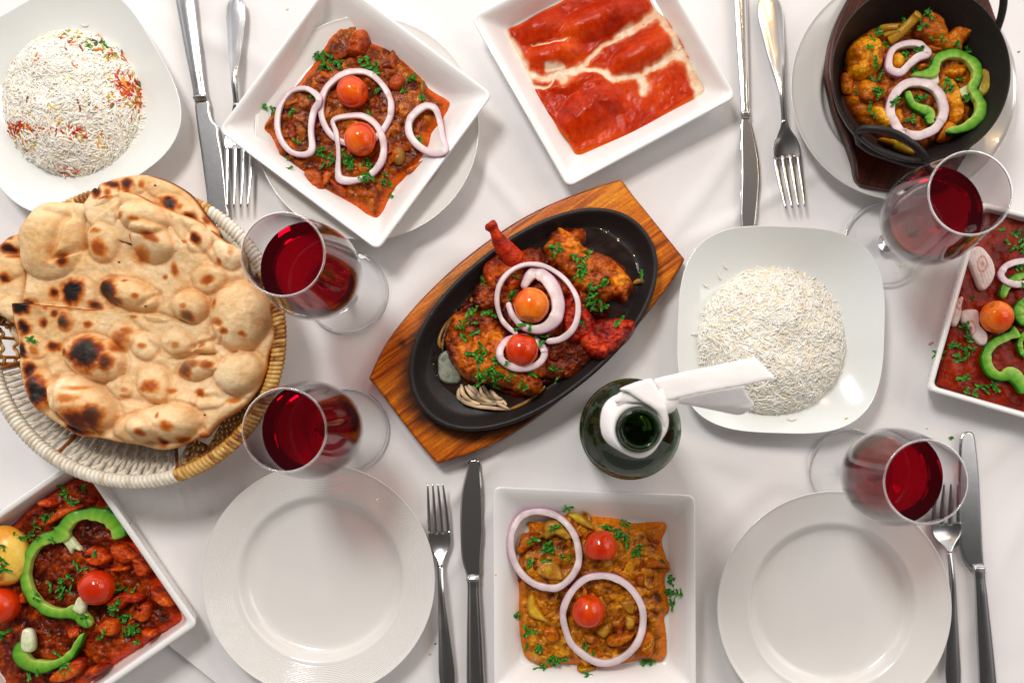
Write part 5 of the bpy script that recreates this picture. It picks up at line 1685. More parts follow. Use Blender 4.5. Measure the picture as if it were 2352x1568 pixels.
def bread(name, label, outline, zb, zbase, bumps, chars, seed, res=.0011, extra=None, extra_c=None, edge=.007, thick=.006, zn=5, edgechar=None):
    pts = smooth_poly(AP(zn, outline, zb), 4)

    def loc(x, y, cx, cy, rx, ry, rot):
        c = A(zn, cx, cy, zb + .004)
        r1, r2 = ln(zn, rx, zb), ln(zn, ry, zb)
        wx = x + .0034 * fbm(x, y, .022, 3, seed + 1); wy = y + .0034 * fbm(x, y, .022, 3, seed + 2)
        u = (wx - c[0]) * math.cos(rot) - (wy - c[1]) * math.sin(rot); v = (wx - c[0]) * math.sin(rot) + (wy - c[1]) * math.cos(rot)
        return (u / r1) ** 2 + (v / r2) ** 2

    def zf(x, y, d):
        k = np.sqrt(np.clip(1 - (1 - np.clip(d / edge, 0, 1)) ** 2, 0, 1))
        z = zbase(x, y) + .0045 * k - .003
        z = z + k * (.0028 * fbm(x, y, .03, 3, seed) + .0012 * fbm(x, y, .008, 4, seed + 3, gain=.62))
        for b in bumps:
            cx, cy, rx, ry, rot, h = b[:6]
            q = loc(x, y, cx, cy, rx, ry, rot)
            h = h * (1.45 if rx > 90 else .75)
            z = z + h * np.clip(1 - q, 0, 1) ** .62 - h * .10 * np.exp(-((np.sqrt(q) - 1.08) / .10) ** 2)
        if extra: z = z + extra(x, y, d)
        return z

    def cf(x, y, d, z):
        v = .62 + .45 * fbm(x, y, .04, 4, seed + 5) + .2 * fbm(x, y, .006, 3, seed + 6)
        c = pal(v, BC)
        warm = np.zeros(len(x))
        for b in bumps:
            cx, cy, rx, ry, rot, h = b[:6]
            q = loc(x, y, cx, cy, rx, ry, rot)
            warm = np.maximum(warm, .28 * np.exp(-((np.sqrt(q) - 1.0) / .16) ** 2))
        warm = np.maximum(warm, .75 * (1 - sst(0, .004, d)) * sst(-.3, .3, fbm(x, y, .03, 2, seed + 16)))
        c = mix(c, np.array(C(206, 132, 58)), warm)
        brn = np.zeros(len(x))
        for (cx, cy, rx, ry, rot, s) in chars:
            s = s if s > .7 else s * .84
            rx, ry = (rx, ry) if s > .7 else (rx * .86, ry * .86)
            q = np.sqrt(loc(x, y, cx, cy, rx, ry, rot)) + .34 * fbm(x, y, .009, 5, seed + 8, gain=.62) + .16 * fbm(x, y, .003, 2, seed + 28)
            brn = np.maximum(brn, s * (1 - sst(.25, 1.35, q)))
        if edgechar is not None: brn = np.maximum(brn, edgechar(x, y, d))
        fr = sst(.40, .85, fbm(x, y, .011, 3, seed + 11)) * .16
        brn = np.maximum(brn, fr)
        stops = [(0.0, None), (.22, C(214, 144, 70)), (.45, C(178, 92, 30)), (.68, C(112, 50, 18)), (.9, C(50, 24, 14)), (1.0, C(30, 18, 14))]
        out = c.copy()
        for i in range(1, len(stops)):
            a0, a1 = stops[i - 1][0], stops[i][0]
            t = np.clip((brn - a0) / (a1 - a0), 0, 1)
            out = mix(out, np.array(stops[i][1]), t)
        if extra_c is not None: out = extra_c(x, y, d, out)
        return out
    o = field(name, pts, res, zf, cf, M["bread"], None, thick=thick)
    return tag(o, label, "flatbread")


def line_side(p1, p2, zb, zn=5):
    a, b = A(zn, *p1, zb), A(zn, *p2, zb)
    ex, ey = b[0] - a[0], b[1] - a[1]
    L = math.hypot(ex, ey)
    return lambda x, y: (((x - a[0]) * ex + (y - a[1]) * ey) / L, (-(x - a[0]) * ey + (y - a[1]) * ex) / L, L)


bread("flatbread", "charred flatbread peeking out behind the large one towards the cutlery", [(380, 215), (400, 160), (430, 115), (440, 150), (448, 105), (480, 88), (560, 65), (640, 55), (720, 68), (800, 98), (860, 135), (905, 180), (940, 230), (980, 285), (1000, 330), (930, 420), (700, 400), (450, 330)], .076,
      lambda x, y: np.full(len(x), .0762), [(740, 110, 90, 60, .3, .004), (800, 200, 90, 50, .3, .004), (600, 100, 70, 40, .1, .003)],
      [(575, 95, 36, 34, 0, .85), (500, 95, 50, 20, .2, .8), (780, 195, 55, 34, .2, .92), (870, 245, 40, 24, .4, .75), (640, 95, 20, 30, 0, .5), (425, 130, 34, 22, 1.2, .9), (940, 260, 40, 18, 1.0, .7), (480, 130, 20, 30, 0, .5), (530, 110, 18, 30, 0, .45)], 400,
      edgechar=lambda x, y, d: .95 * (1 - sst(0, .0022, d)) * sst(-.5, .1, fbm(x, y, .03, 2, 5)))
bread("flatbread", "small torn piece of charred flatbread poking out past the large one's folded edge", [(-60, 420), (0, 372), (40, 340), (85, 328), (125, 335), (120, 400), (112, 420), (60, 420), (112, 440), (110, 500), (105, 560), (100, 640), (90, 730), (60, 740), (0, 700), (-60, 640)], .075,
      lambda x, y: np.full(len(x), .0757), [(40, 480, 70, 60, 0, .005), (40, 670, 60, 50, 0, .005), (60, 380, 60, 30, 0, .004)], [(30, 400, 50, 26, .4, .85), (20, 532, 40, 26, 0, .75), (100, 350, 26, 20, 0, .6), (70, 740, 30, 30, 0, .7), (60, 440, 50, 12, 0, .5), (20, 345, 50, 16, .3, .9)], 420)
bread("flatbread", "folded underside layer of flatbread below the torn piece", [(-80, 560), (0, 600), (60, 640), (100, 700), (130, 800), (110, 850), (50, 800), (0, 720), (-80, 700)], .05, lambda x, y: np.full(len(x), .050), [], [(70, 690, 30, 40, 0, .6)], 430)
main = [(72, 642), (82, 610), (100, 585), (108, 520), (110, 450), (118, 390), (115, 340), (150, 280), (200, 210), (250, 190), (330, 184), (430, 195), (470, 165), (560, 143), (640, 153), (720, 192), (800, 225), (880, 255), (950, 285), (1010, 340), (1080, 385), (1120, 410), (1135, 450), (1142, 510), (1190, 570),
        (1235, 640), (1250, 740), (1254, 800), (1240, 850), (1228, 900), (1215, 960), (1170, 1050), (1100, 1130), (1020, 1180), (985, 1210), (940, 1262), (910, 1265), (870, 1282), (800, 1312), (720, 1320), (640, 1300), (540, 1285), (450, 1265), (360, 1255), (280, 1210), (200, 1155), (140, 1080), (100, 1000), (88, 900), (85, 820), (72, 730)]
MZ = .074
cut = line_side((60, 645), (500, 684), MZ)
fold = line_side((250, 480), (440, 330), MZ)


def mextra(x, y, d):
    s, t, L = cut(x, y)
    z = .0062 * sst(.0012, -.0012, t) * (1 - sst(L * .75, L * 1.25, s)) * sst(-.10, 0, -t + .0) if False else np.zeros(len(x))
    below = sst(-.0009, .0009, -t)                                    # towards the lower bread
    along = 1 - sst(L * .85, L * 1.6, s)
    fade = 1 - sst(.0, .045, -t)
    z = z + .0095 * below * along * (.35 + .65 * fade)
    z = z - .0030 * (1 - below) * along * np.exp(-np.clip(t, 0, 1) / .008)
    # smooth folded lobe
    c1 = A(5, 215, 350, MZ)
    u = (x - c1[0]); v = (y - c1[1])
    q = np.sqrt((u / ln(5, 165, MZ)) ** 2 + (v / ln(5, 190, MZ)) ** 2)
    z = z + .017 * np.clip(1 - q ** 2.2, 0, 1) ** .6
    # crease of the fold
    for p1, p2, h, w in (((250, 440), (330, 240), -.0035, .003), ((230, 230), (340, 270), -.002, .004), ((260, 450), (380, 380), -.005, .0024), ((380, 380), (400, 260), -.0035, .0028), ((400, 260), (560, 170), -.004, .0035), ((560, 200), (560, 330), -.003, .0025),
                         ((960, 300), (1000, 480), -.003, .003), ((860, 290), (960, 470), -.0022, .003), ((700, 690), (850, 735), -.003, .002), ((640, 660), (720, 600), -.0025, .002), ((780, 900), (980, 870), -.004, .0022), ((560, 690), (720, 880), -.002, .004), ((560, 1090), (760, 1120), -.0028, .004),
                         ((900, 1080), (1120, 1080), -.0022, .004), ((260, 1000), (300, 1180), -.003, .004), ((200, 700), (200, 1000), -.002, .005), ((900, 1160), (940, 1240), -.003, .003), ((870, 850), (980, 800), -.003, .0022)):
        s2, t2, L2 = line_side(p1, p2, MZ)(x, y)
        t2 = t2 + .0025 * fbm(x, y, .02, 2, 77)
        z = z + 1.7 * h * np.exp(-(t2 / w) ** 2) * sst(-.006, .004, s2) * (1 - sst(L2 - .004, L2 + .006, s2))
    return z


def mbase(x, y):
    c = A(5, 640, 740, MZ)
    r = np.hypot(x - c[0], y - c[1])
    ul = A(5, 1000, 380, MZ)
    dsh = .0075 * np.exp(-((x - ul[0]) ** 2 + (y - ul[1]) ** 2) / .055 ** 2)
    up = A(5, 640, 200, MZ)
    dsh2 = .010 * np.exp(-((x - up[0]) ** 2 * .3 + (y - up[1]) ** 2) / .03 ** 2)
    return .0665 + .006 * sst(.04, .12, r) + dsh + dsh2


def medge(x, y, d):
    s, t, L = cut(x, y)
    n = fbm(x, y, .012, 3, 91)
    k = .8 * np.exp(-(np.clip(-t, 0, 1) / .0016)) * (t < .0004) * (s < L * .9) * sst(-.25, .25, n + .1)
    c = A(5, 150, 860, MZ)
    leftside = sst(c[0] + .006, c[0] - .012, x) * sst(A(5, 0, 620, MZ)[1], A(5, 0, 660, MZ)[1], y)
    k = np.maximum(k, .9 * (1 - sst(0, .003, d)) * leftside * sst(-.4, .3, n))
    b = .62 * (1 - sst(0, .0024, d)) * sst(-.1, .4, fbm(x, y, .03, 2, 92))
    return np.maximum(k, b)


def mcol(x, y, d, c):
    n = fbm(x, y, .02, 3, 95)
    for cx, cy, rx, ry in ((640, 720, 260, 90), (780, 430, 70, 50), (820, 900, 110, 60), (560, 1050, 90, 90)):
        p = A(5, cx, cy, MZ)
        q = ((x - p[0]) / ln(5, rx, MZ)) ** 2 + ((y - p[1]) / ln(5, ry, MZ)) ** 2
        c = mix(c, np.array(C(204, 178, 136)), .55 * np.exp(-q) * sst(-.6, .3, n))
    return c


mb = [(450, 370, 80, 85, 0, .009), (660, 260, 120, 75, .2, .008), (690, 370, 110, 90, .3, .010), (575, 600, 140, 70, .25, .009), (340, 600, 75, 70, 0, .006), (860, 660, 95, 75, .1, .009), (950, 540, 85, 60, -.1, .006), (1100, 710, 140, 155, .1, .014), (1040, 430, 80, 70, .3, .009),
      (420, 900, 140, 105, .15, .013), (545, 805, 55, 65, .2, .006), (645, 840, 60, 65, 0, .008), (690, 1020, 80, 95, -.2, .010), (300, 730, 34, 50, 0, .005), (370, 1110, 165, 110, .6, .016), (750, 1200, 170, 90, -.1, .014), (900, 940, 100, 55, -.25, .009),
      (1090, 960, 120, 95, -.3, .012), (790, 820, 70, 60, .2, .006), (910, 830, 50, 45, 0, .006), (980, 780, 45, 40, 0, .006), (530, 1030, 60, 60, 0, .005), (960, 1080, 90, 50, -.2, .006), (620, 1230, 110, 60, .1, .008), (150, 850, 60, 60, 0, .005), (170, 1050, 70, 90, -.2, .006),
      (160, 1120, 60, 60, 0, .003), (920, 350, 60, 70, .6, .005), (700, 700, 60, 25, .1, .003), (110, 930, 30, 60, 0, .004), (850, 1090, 50, 40, 0, .004)]
mc = [(310, 590, 58, 60, 0, 1.05), (225, 598, 26, 30, 0, .78), (290, 445, 26, 26, 0, .72), (490, 590, 52, 64, -.2, .95), (520, 640, 46, 20, 0, .8), (405, 645, 30, 22, 0, .85), (445, 400, 50, 50, 0, .56), (440, 325, 34, 16, 0, .42), (640, 430, 70, 40, 0, .5), (590, 350, 22, 30, 0, .55), (700, 350, 55, 26, .1, .62), (725, 365, 36, 20, .1, .55),
      (570, 250, 34, 20, -.3, .5), (905, 350, 36, 30, .6, .78), (950, 545, 36, 24, 0, .6), (860, 705, 40, 26, 0, .85), (850, 662, 26, 16, 0, .45), (1010, 465, 26, 24, 0, .55), (1145, 535, 24, 22, 0, .6), (990, 650, 26, 34, 0, .6), (1035, 770, 34, 18, .3, .66), (1010, 730, 36, 26, 0, .5), (1140, 790, 26, 20, 0, .55), (620, 612, 22, 16, 0, .5), (795, 490, 22, 40, 0, .55),
      (745, 520, 18, 14, 0, .5), (565, 538, 18, 12, 0, .5), (410, 880, 75, 82, .1, 1.05), (490, 920, 34, 50, .3, .75), (312, 878, 22, 26, 0, .7), (545, 820, 50, 60, .1, .62), (570, 780, 30, 24, 0, .5), (300, 730, 34, 50, 0, .95), (240, 845, 34, 32, 0, .76), (402, 745, 30, 24, 0, .62), (250, 695, 24, 20, 0, .72), (195, 728, 24, 26, 0, .72), (110, 670, 44, 36, 0, 1.1), (110, 762, 34, 40, .2, 1.05),
      (105, 865, 26, 46, -.2, 1.05), (128, 965, 26, 44, -.2, .85), (172, 1055, 46, 62, -.2, 1.08), (150, 1010, 34, 40, 0, .8), (380, 1190, 80, 66, .3, .72), (440, 1185, 50, 70, .1, .8), (330, 1225, 60, 22, .6, 1.0), (300, 1180, 26, 40, -.5, .9), (360, 1090, 60, 30, 0, .42), (380, 1040, 60, 14, 0, .34), (850, 950, 46, 40, 0, .72), (900, 935, 50, 24, -.3, .7), (950, 930, 34, 26, 0, .6), (880, 900, 30, 16, 0, .5),
      (690, 1030, 50, 40, 0, .55), (650, 1040, 26, 20, 0, .5), (910, 1052, 30, 26, 0, .68), (780, 1050, 26, 16, -.3, .5), (790, 1215, 44, 34, 0, .55), (755, 1165, 14, 18, 0, .55), (680, 1250, 26, 26, 0, .6), (735, 1295, 30, 26, 0, .72), (830, 1285, 44, 22, -.3, .68), (925, 1255, 24, 18, -.5, .7), (640, 838, 22, 18, 0, .45), (795, 835, 26, 20, 0, .42), (905, 835, 22, 18, 0, .5), (560, 1045, 20, 16, 0, .42), (550, 1075, 24, 10, 0, .42),
      (1070, 1085, 40, 18, -.2, .42), (160, 860, 20, 40, 0, .42), (845, 365, 22, 14, 0, .42), (210, 665, 20, 16, 0, .6), (130, 1120, 26, 26, 0, .45), (650, 265, 30, 12, 0, .42), (600, 710, 22, 12, 0, .4), (480, 160, 40, 16, -.2, .7)]
bread("flatbread", "large blistered flatbread with charred bubbles lying on top in the basket", main, MZ, mbase, mb, mc, 450, res=.00105, extra=mextra, extra_c=mcol, edge=.008, thick=.005, edgechar=medge)
nk = AP(5, [(905, 1275), (960, 1300), (1025, 1180), (1040, 1150), (960, 1160)], .05)
tag(field("paper_napkin", nk, .002, lambda x, y, d: .049 + .1 * (x - nk[0][0]) + .0006 * fbm(x, y, .01, 2, 3), None, M["paper"], thick=.0006), "white paper corner tucked under the flatbread in the basket", "paper napkin")
refresh()
herbs(5, [(160, 822, 2, 14), (138, 812, 1, 6)], "green coriander flake fallen on the large flatbread", "coriander on the flatbread", 7)
seeds = []
for n_, x, y, lb in ((5, 670, 662, "black onion seed on the large flatbread beside its torn fold"), (5, 548, 460, "black onion seed between two bubbles of the large flatbread"), (5, 714, 108, "black onion seed on the charred flatbread behind the large one"), (5, 942, 1160, "dark fleck near the lower edge of the large flatbread")):
    h = hit(n_, x, y)
    v, f = tube([(h.x - .001, h.y, h.z + .0004), (h.x, h.y + .0002, h.z + .0006), (h.x + .001, h.y, h.z + .0004)], [.0004, .0008, .0003], 7)
    tag(obj("onion_seed", v, f, M["herb"], None, np.tile(np.array(C(26, 22, 22)), (len(v), 1))), lb, "seed")

# ================= cutlery
MET = {}


def cutlery_axis(zn, tip, end):
    a, b = np.array(A(zn, *tip, .003)), np.array(A(zn, *end, .003))
    d = (b - a) / np.linalg.norm(b - a)
    return a, d, np.array([-d[1], d[0]])


def sweep(a, d, s, ts, hw, zs, th, m=20, groove=0.0, pw=.7, off=None):
    L = []
    an = np.linspace(0, 2 * math.pi, m, endpoint=False)
    u = np.sign(np.cos(an)) * np.abs(np.cos(an)) ** pw; w = np.sign(np.sin(an)) * np.abs(np.sin(an)) ** pw
    for i, t in enumerate(ts):
        o = 0 if off is None else off[i]
        p = a + d * t + s * o
        g = 1 - groove * np.exp(-((np.abs(u) - .72) / .12) ** 2) * (w > .2)
        q = p[None] + s[None] * (u * hw[i])[:, None]
        L.append(np.column_stack([q, zs[i] + w * g * th[i] / 2]))
    return loops_mesh(L, True, True)


def interp(ts, tab, col):
    tab = np.array(tab)
    x, y = tab[:, 0], tab[:, col]
    i = np.clip(np.searchsorted(x, ts) - 1, 0, len(x) - 2)
    t = (ts - x[i]) / (x[i + 1] - x[i])
    t = np.clip(t, 0, 1)
    m = np.gradient(y, x)
    h = x[i + 1] - x[i]
    return (2 * t ** 3 - 3 * t ** 2 + 1) * y[i] + (t ** 3 - 2 * t ** 2 + t) * h * m[i] + (-2 * t ** 3 + 3 * t ** 2) * y[i + 1] + (t ** 3 - t ** 2) * h * m[i + 1]


def fork(zn, tip, neck, end, headw, label, mat="steel", zlift=0.0, endw=.0075):
    """tip/neck/end = measured points on its axis; headw = measured head width"""
    a, d, s = cutlery_axis(zn, tip, end)
    nk_ = np.array(A(zn, *neck, .006)); H = float((nk_ - a) @ d)
    Lt = float((np.array(A(zn, *end, .003)) - a) @ d)
    hwid = ln(zn, headw, .005) / 2
    t = thing("fork", label, "fork", (*a, 0))
    s0 = H * .58
    zhead = [(0, .0125), (s0 * .5, .0075), (s0, .0042), (H * .78, .0042), (H, .0085), (H + (Lt - H) * .18, .0125), (H + (Lt - H) * .5, .0085), (H + (Lt - H) * .85, .0042), (Lt, .0036)]
    zz = lambda ts: interp(ts, zhead, 1) + zlift
    for k in range(4):
        o0 = (k - 1.5) * hwid * .545
        ts = np.linspace(0, s0 + .004, 14)
        q = ts / (s0 + .004)
        hw = .0005 + (hwid * .185 - .0005) * q ** .55
        off = o0 * (.80 + .2 * np.sin(q * 1.57))
        v, f = sweep(a, d, s, ts, hw, zz(ts), .0012 + .0006 * q, 12, 0, .8, off)
        obj("tine", v, f, M[mat], t)
    ts = np.linspace(s0 + .0005, H, 18)
    q = (ts - ts[0]) / (ts[-1] - ts[0])
    hw = np.interp(q, [0, .12, .3, .5, .68, .84, 1], [hwid * .93, hwid, hwid * .99, hwid * .84, hwid * .52, hwid * .30, .0029])
    hw = np.convolve(np.pad(hw, 1, mode="edge"), [.25, .5, .25], "valid")
    L = []
    m = 24
    an = np.linspace(0, 2 * math.pi, m, endpoint=False)
    u = np.cos(an); w = np.sin(an)
    for i, tt in enumerate(ts):
        p = a + d * tt
        dish = .0022 * (1 - u ** 2) * math.sin(min(1, (1 - q[i]) * 1.4) * 1.57)
        L.append(np.column_stack([p[None] + s[None] * (u * hw[i])[:, None], zz(ts)[i] - dish + .0012 + w * (.0009 + .0007 * q[i])]))
    v, f = loops_mesh(L, True, True)
    obj("head", v, f, M[mat], t)
    ts = np.linspace(H - .002, Lt, 40)
    q = (ts - H) / (Lt - H)
    hw = np.interp(q, [0, .06, .25, .55, .82, .93, .98, 1], [.0030, .0027, .0033, endw * .72, endw, endw * .93, endw * .6, endw * .15])
    hw = np.convolve(np.pad(hw, 1, mode="edge"), [.25, .5, .25], "valid")
    v, f = sweep(a, d, s, ts, hw, zz(ts) + .0006, np.interp(q, [0, .1, .5, 1], [.0034, .0042, .003, .0024]), 24, .35, .85)
    obj("handle", v, f, M[mat], t)
    return t


def knife(zn, tip, bol, end, blade, hw0, hw1, label, mat="steel", z=.003):
    """blade = measured outline; handle swept from bol to end with half widths"""
    t = thing("knife", label, "knife", (*A(zn, *bol, .003), 0))
    bp_ = smooth_poly(AP(zn, blade, z + .001), 3)
    zf = lambda x, y, d: z + .0008 * sst(0, .0016, d) + .0008
    field("blade", bp_, .0005, zf, None, M[mat], t, bottom=z - .0004)
    a, d, s = cutlery_axis(zn, bol, end)
    Lt = float((np.array(A(zn, *end, .003)) - a) @ d)
    ts = np.linspace(-.003, Lt, 36)
    q = ts / Lt
    h0, h1 = ln(zn, hw0), ln(zn, hw1)
    hw = np.interp(q, [-.02, .02, .06, .12, .5, .9, .97, 1], [h0 * .92, h0, h0 * .9, h0 * .92, (h0 + h1) / 2, h1, h1 * .85, h1 * .3])
    v, f = sweep(a, d, s, ts, hw, np.full(len(ts), z + .0022), np.interp(q, [-.02, .03, .06, .2, .8, 1], [.003, .0058, .0048, .0066, .0062, .003]), 28, .25, .6)
    obj("handle", v, f, M[mat], t)
    ts = np.linspace(-.0005, .003, 5)
    v, f = sweep(a, d, s, ts, [h0 * .95, h0 * 1.06, h0 * 1.08, h0 * 1.06, h0 * .95], np.full(5, z + .0022), [.005, .0066, .0068, .0066, .005], 24, 0, .6)
    obj("bolster", v, f, M[mat], t)
    return t


knife(1, (1610, 1590), (1482, 730), (1345, -150), [(1437, 735), (1532, 735), (1545, 820), (1565, 885), (1603, 925), (1612, 1000), (1640, 1150), (1660, 1330), (1672, 1480), (1680, 1590), (1640, 1640), (1580, 1600), (1530, 1520), (1515, 1400), (1480, 1130), (1450, 930)], 49, 72,
      "worn steel knife with a beaded handle between the rice with coloured grains and brown curry", "steel_worn")
fork(1, (1770, 1545), (1738, 770), (1738, -20), 222, "worn steel fork passing under the tilted square plate", "steel_worn", 0, .0098)
knife(4, (240, 1240), (216, 610), (183, -150), [(194, 628), (240, 628), (262, 700), (283, 800), (292, 900), (292, 980), (282, 1090), (262, 1210), (195, 1210), (195, 900)], 25, 37, "narrow steel knife with rounded handle between smooth red curry and iron pan plate")
fork(4, (468, 1104), (398, 640), (335, -25), 148, "steel fork with tines towards the plain rice, beside the narrow knife", "steel", 0, .0125)
fork(10, (1636, 204), (1682, 770), (1716, 1640), 154, "dark reflecting steel fork beside the ridged empty plate", "steel", 0, .0082)
knife(10, (1890, 45), (1887, 850), (1905, 1640), [(1890, 44), (1855, 60), (1838, 130), (1808, 260), (1797, 400), (1800, 620), (1812, 740), (1840, 830), (1843, 850), (1930, 850), (1938, 700), (1950, 520), (1946, 300), (1938, 150), (1930, 70), (1915, 48)], 44, 62, "steel knife with rounded tip between the ridged plate fork and vegetable curry")
fork(12, (1395, 375), (1408, 790), (1452, 1640), 184, "steel fork seen partly through the wine glass beside the smooth empty plate", "steel_worn", 0, .0078)
knife(12, (1545, 80), (1598, 880), (1655, 1640), [(1545, 78), (1510, 90), (1490, 150), (1485, 300), (1478, 500), (1480, 650), (1500, 800), (1560, 895), (1630, 905), (1625, 760), (1612, 500), (1600, 300), (1580, 120), (1565, 85)], 34, 52, "scratched steel knife at the table end beside the smooth empty plate's fork", "steel_worn")
refresh()

# ================= wine glasses
GP = [(.0395, .0012), (.040, .0019), (.0395, .0026), (.030, .0034), (.018, .0046), (.009, .007), (.0055, .011), (.0042, .018), (.0038, .035), (.0038, .055), (.0044, .068), (.0062, .0745), (.0105, .0785)]
BO = [(.0105, .0785), (.018, .0815), (.0270, .0865), (.0340, .0930), (.0385, .101), (.0408, .111), (.0415, .121), (.0410, .132), (.0392, .148), (.0366, .166), (.0340, .182), (.0322, .1935)]


def sp(pts, n=5):
    return smooth_poly(np.array(pts), n, False)


def wine_glass(base, label, wlabel, tilt=None):
    c = A(0, *base, 0)
    t = thing("wine_glass", label, "wine glass", (*c, 0))
    foot = [(0, .0), (.0385, .0)] + [tuple(p) for p in sp(GP[:6], 4)]
    v, f = lathe(foot + [(.009, .007)][:0], 128, (0, 0, 0))
    obj("base", v, f, M["glass_thick"], t, local=True)
    an = np.linspace(0, 2 * math.pi, 96, endpoint=False)
    v, f = tube(np.column_stack([.0397 * np.cos(an), .0397 * np.sin(an), np.full(96, .0013)]), .0011, 10, closed=True)
    obj("base_edge", v, f, M["solid_glass"], t, local=True)
    v, f = tube(np.column_stack([.0319 * np.cos(an), .0319 * np.sin(an), np.full(96, .1945)]), .00085, 10, closed=True)
    obj("bowl_rim", v, f, M["solid_glass"], t, local=True)
    stem = [tuple(p) for p in sp(GP[5:], 5)]
    v, f = lathe(stem, 48, cap0=True, cap1=True)
    obj("stem", v, f, M["solid_glass"], t, local=True)
    bo = sp(BO, 6)
    inn = bo[::-1].copy()
    inn[:, 0] = np.maximum(inn[:, 0] - .0011, .0004); inn[:, 1] = np.where(np.arange(len(inn)) > len(inn) * .6, inn[:, 1] + .0012, inn[:, 1])
    prof_ = [(0, .0772)] + [tuple(p) for p in bo] + [(bo[-1][0] - .00055, bo[-1][1] + .0006)] + [tuple(p) for p in inn] + [(0, .0800)]
    v, f = lathe(prof_, 128)
    obj("bowl", v, f, M["glass"], t, local=True)
    # the wine
    WZ = .128
    w = sp(BO, 6)
    w = w[w[:, 1] < WZ]
    wp = [(0, .0806)] + [(max(r - .0015, .001), z + .0013) for r, z in w if z + .0013 < WZ - .0006] + [(w[-1][0] - .0014, WZ), (w[-1][0] - .0022, WZ - .0003), (w[-1][0] - .004, WZ - .0006), (0, WZ - .0006)]
    v, f = lathe(wp, 128)
    o = obj("red_wine", v + np.array([c[0], c[1], 0]), f, M["wine"])
    tag(o, wlabel, "wine")
    return t


wine_glass((795, 670), "wine glass beside the bread basket and tip of the tilted square plate", "red wine in the glass by the tilted square plate's corner")
wine_glass((2032, 560), "wine glass leaning its bowl over the iron pan handle and dark red curry dish", "red wine in the glass near the iron pan handle")
wine_glass((798, 986), "wine glass between bread basket and the ridged empty plate", "red wine in the glass over the ridged plate's rim")
wine_glass((1952, 1079), "wine glass over the smooth empty plate and its fork", "red wine in the glass over the smooth plate's fork")

# ================= bottle with napkin
bb = A(0, 1448.4, 985, .2)
bx, by = bb
bt = thing("wine_bottle", "open green glass wine bottle seen from above with a napkin round its neck", "bottle", (bx, by, 0))
R0 = .0388
out = [(0, .004), (.02, .002), (R0 - .004, 0), (R0 - .001, .001), (R0, .004), (R0, .06), (R0, .185), (R0 - .0003, .195), (R0 - .002, .205), (.031, .217), (.023, .2285), (.0170, .240), (.0148, .252), (.0140, .265), (.0138, .2835)]
outp = [(0, .004)] + [tuple(p) for p in sp(out[1:], 4)]
innp = [(max(r - .0025, .0), z) for r, z in outp[::-1] if z > .01] + [(0, .012)]
v, f = lathe(outp + [(.0113, .2835)] + innp[1:], 128)
obj("body", v + np.array([bx, by, 0]), f, M["bottle"], bt)
lip = sp([(.0138, .280), (.0154, .2812), (.0156, .285), (.0154, .290), (.0143, .2915), (.0142, .2955), (.0134, .2985), (.0118, .2992), (.0104, .2975), (.0098, .293), (.0097, .280), (.0100, .270)], 5)
v, f = lathe([tuple(p) for p in lip], 96)
obj("lip", v + np.array([bx, by, 0]), f, M["bottle"], bt)
wz = .172
wpp = [(max(r - .0031, .0), z) for r, z in outp if .006 < z < wz]
v, f = lathe([(0, .0125)] + wpp + [(wpp[-1][0], wz), (0, wz)], 96)
o = obj("bottled_wine", v + np.array([bx, by, 0]), f, M["dark_wine"])
tag(o, "dark wine inside the open green bottle", "wine")

nap = thing("neck_napkin", "white paper napkin tied round the bottle neck with two flared ends", "napkin", (bx, by, .26))
K = 90
tt = np.linspace(0, 2 * math.pi, K, endpoint=False)
loops = []
oc = np.array(A(15, 703, 790, .27))
for (r, z, off, wv) in [(.0152, .2795, 0, 0), (.0165, .2805, .0, .0002), (.0185, .2785, .35, .0004), (.0212, .272, .7, .0007), (.0230, .264, 1, .0009), (.0236, .256, 1, .001), (.0230, .250, 1, .001), (.0222, .2505, 1, .0009), (.0220, .262, 1, .0008), (.0180, .275, .5, .0004), (.0152, .2780, 0, 0)]:
    rr_ = r + wv * np.sin(3 * tt + 1 + z * 90) + wv * .7 * np.sin(5 * tt + 2)
    cx_ = bx + (oc[0] - bx) * off * .9; cy_ = by + (oc[1] - by) * off * .9
    loops.append(np.column_stack([cx_ + rr_ * np.cos(tt), cy_ + rr_ * np.sin(tt), z + wv * 1.2 * np.sin(4 * tt)]))
v, f = loops_mesh(loops)
obj("collar", v, f, M["paper"], nap)


def strip(name, outline, zf, thick=.0016, res=.0016):
    pts = smooth_poly(AP(15, outline, zf(0, 0, 1)), 3)
    field(name, pts, res, lambda x, y, d: zf(x, y, 0) + .0009 * np.sqrt(np.clip(d / .0012, 0, 1)) + .0008 * fbm(x, y, .02, 2, 3), None, M["paper"], nap, thick=thick)


k0 = A(15, 1000, 450, .28)
tipx = A(15, 2100, 250, .28)
strip("tail", [(905, 335), (960, 310), (1050, 285), (1500, 190), (1900, 105), (1985, 85), (2015, 92), (2120, 190), (2232, 312), (2225, 325), (2080, 350), (1860, 400), (1400, 480), (1060, 558), (1020, 540), (960, 440)],
      lambda x, y, q: .282 + (0 if q else 1) * (.004 * np.sin(np.clip((np.asarray(x) - k0[0]) / .09, 0, 1) * 3.1) - .10 * np.clip(k0[1] - np.asarray(y) - .002, -.01, .02)))
crs = line_side((1180, 588), (1960, 640), .262, 15)
strip("tail", [(1050, 560), (1400, 470), (1870, 395), (1890, 410), (1920, 480), (1990, 570), (2002, 600), (1960, 660), (1940, 672), (1900, 705), (1820, 712), (1600, 670), (1190, 592), (1060, 606)],
      lambda x, y, q: .262 if q else .266 - .10 * np.clip(crs(x, y)[1] * -1 + .018, 0, .02) - 1.6 * np.clip(-crs(x, y)[1] * 1.0, 0, .02) * sst(.0, .06, crs(x, y)[0]), res=.0012)
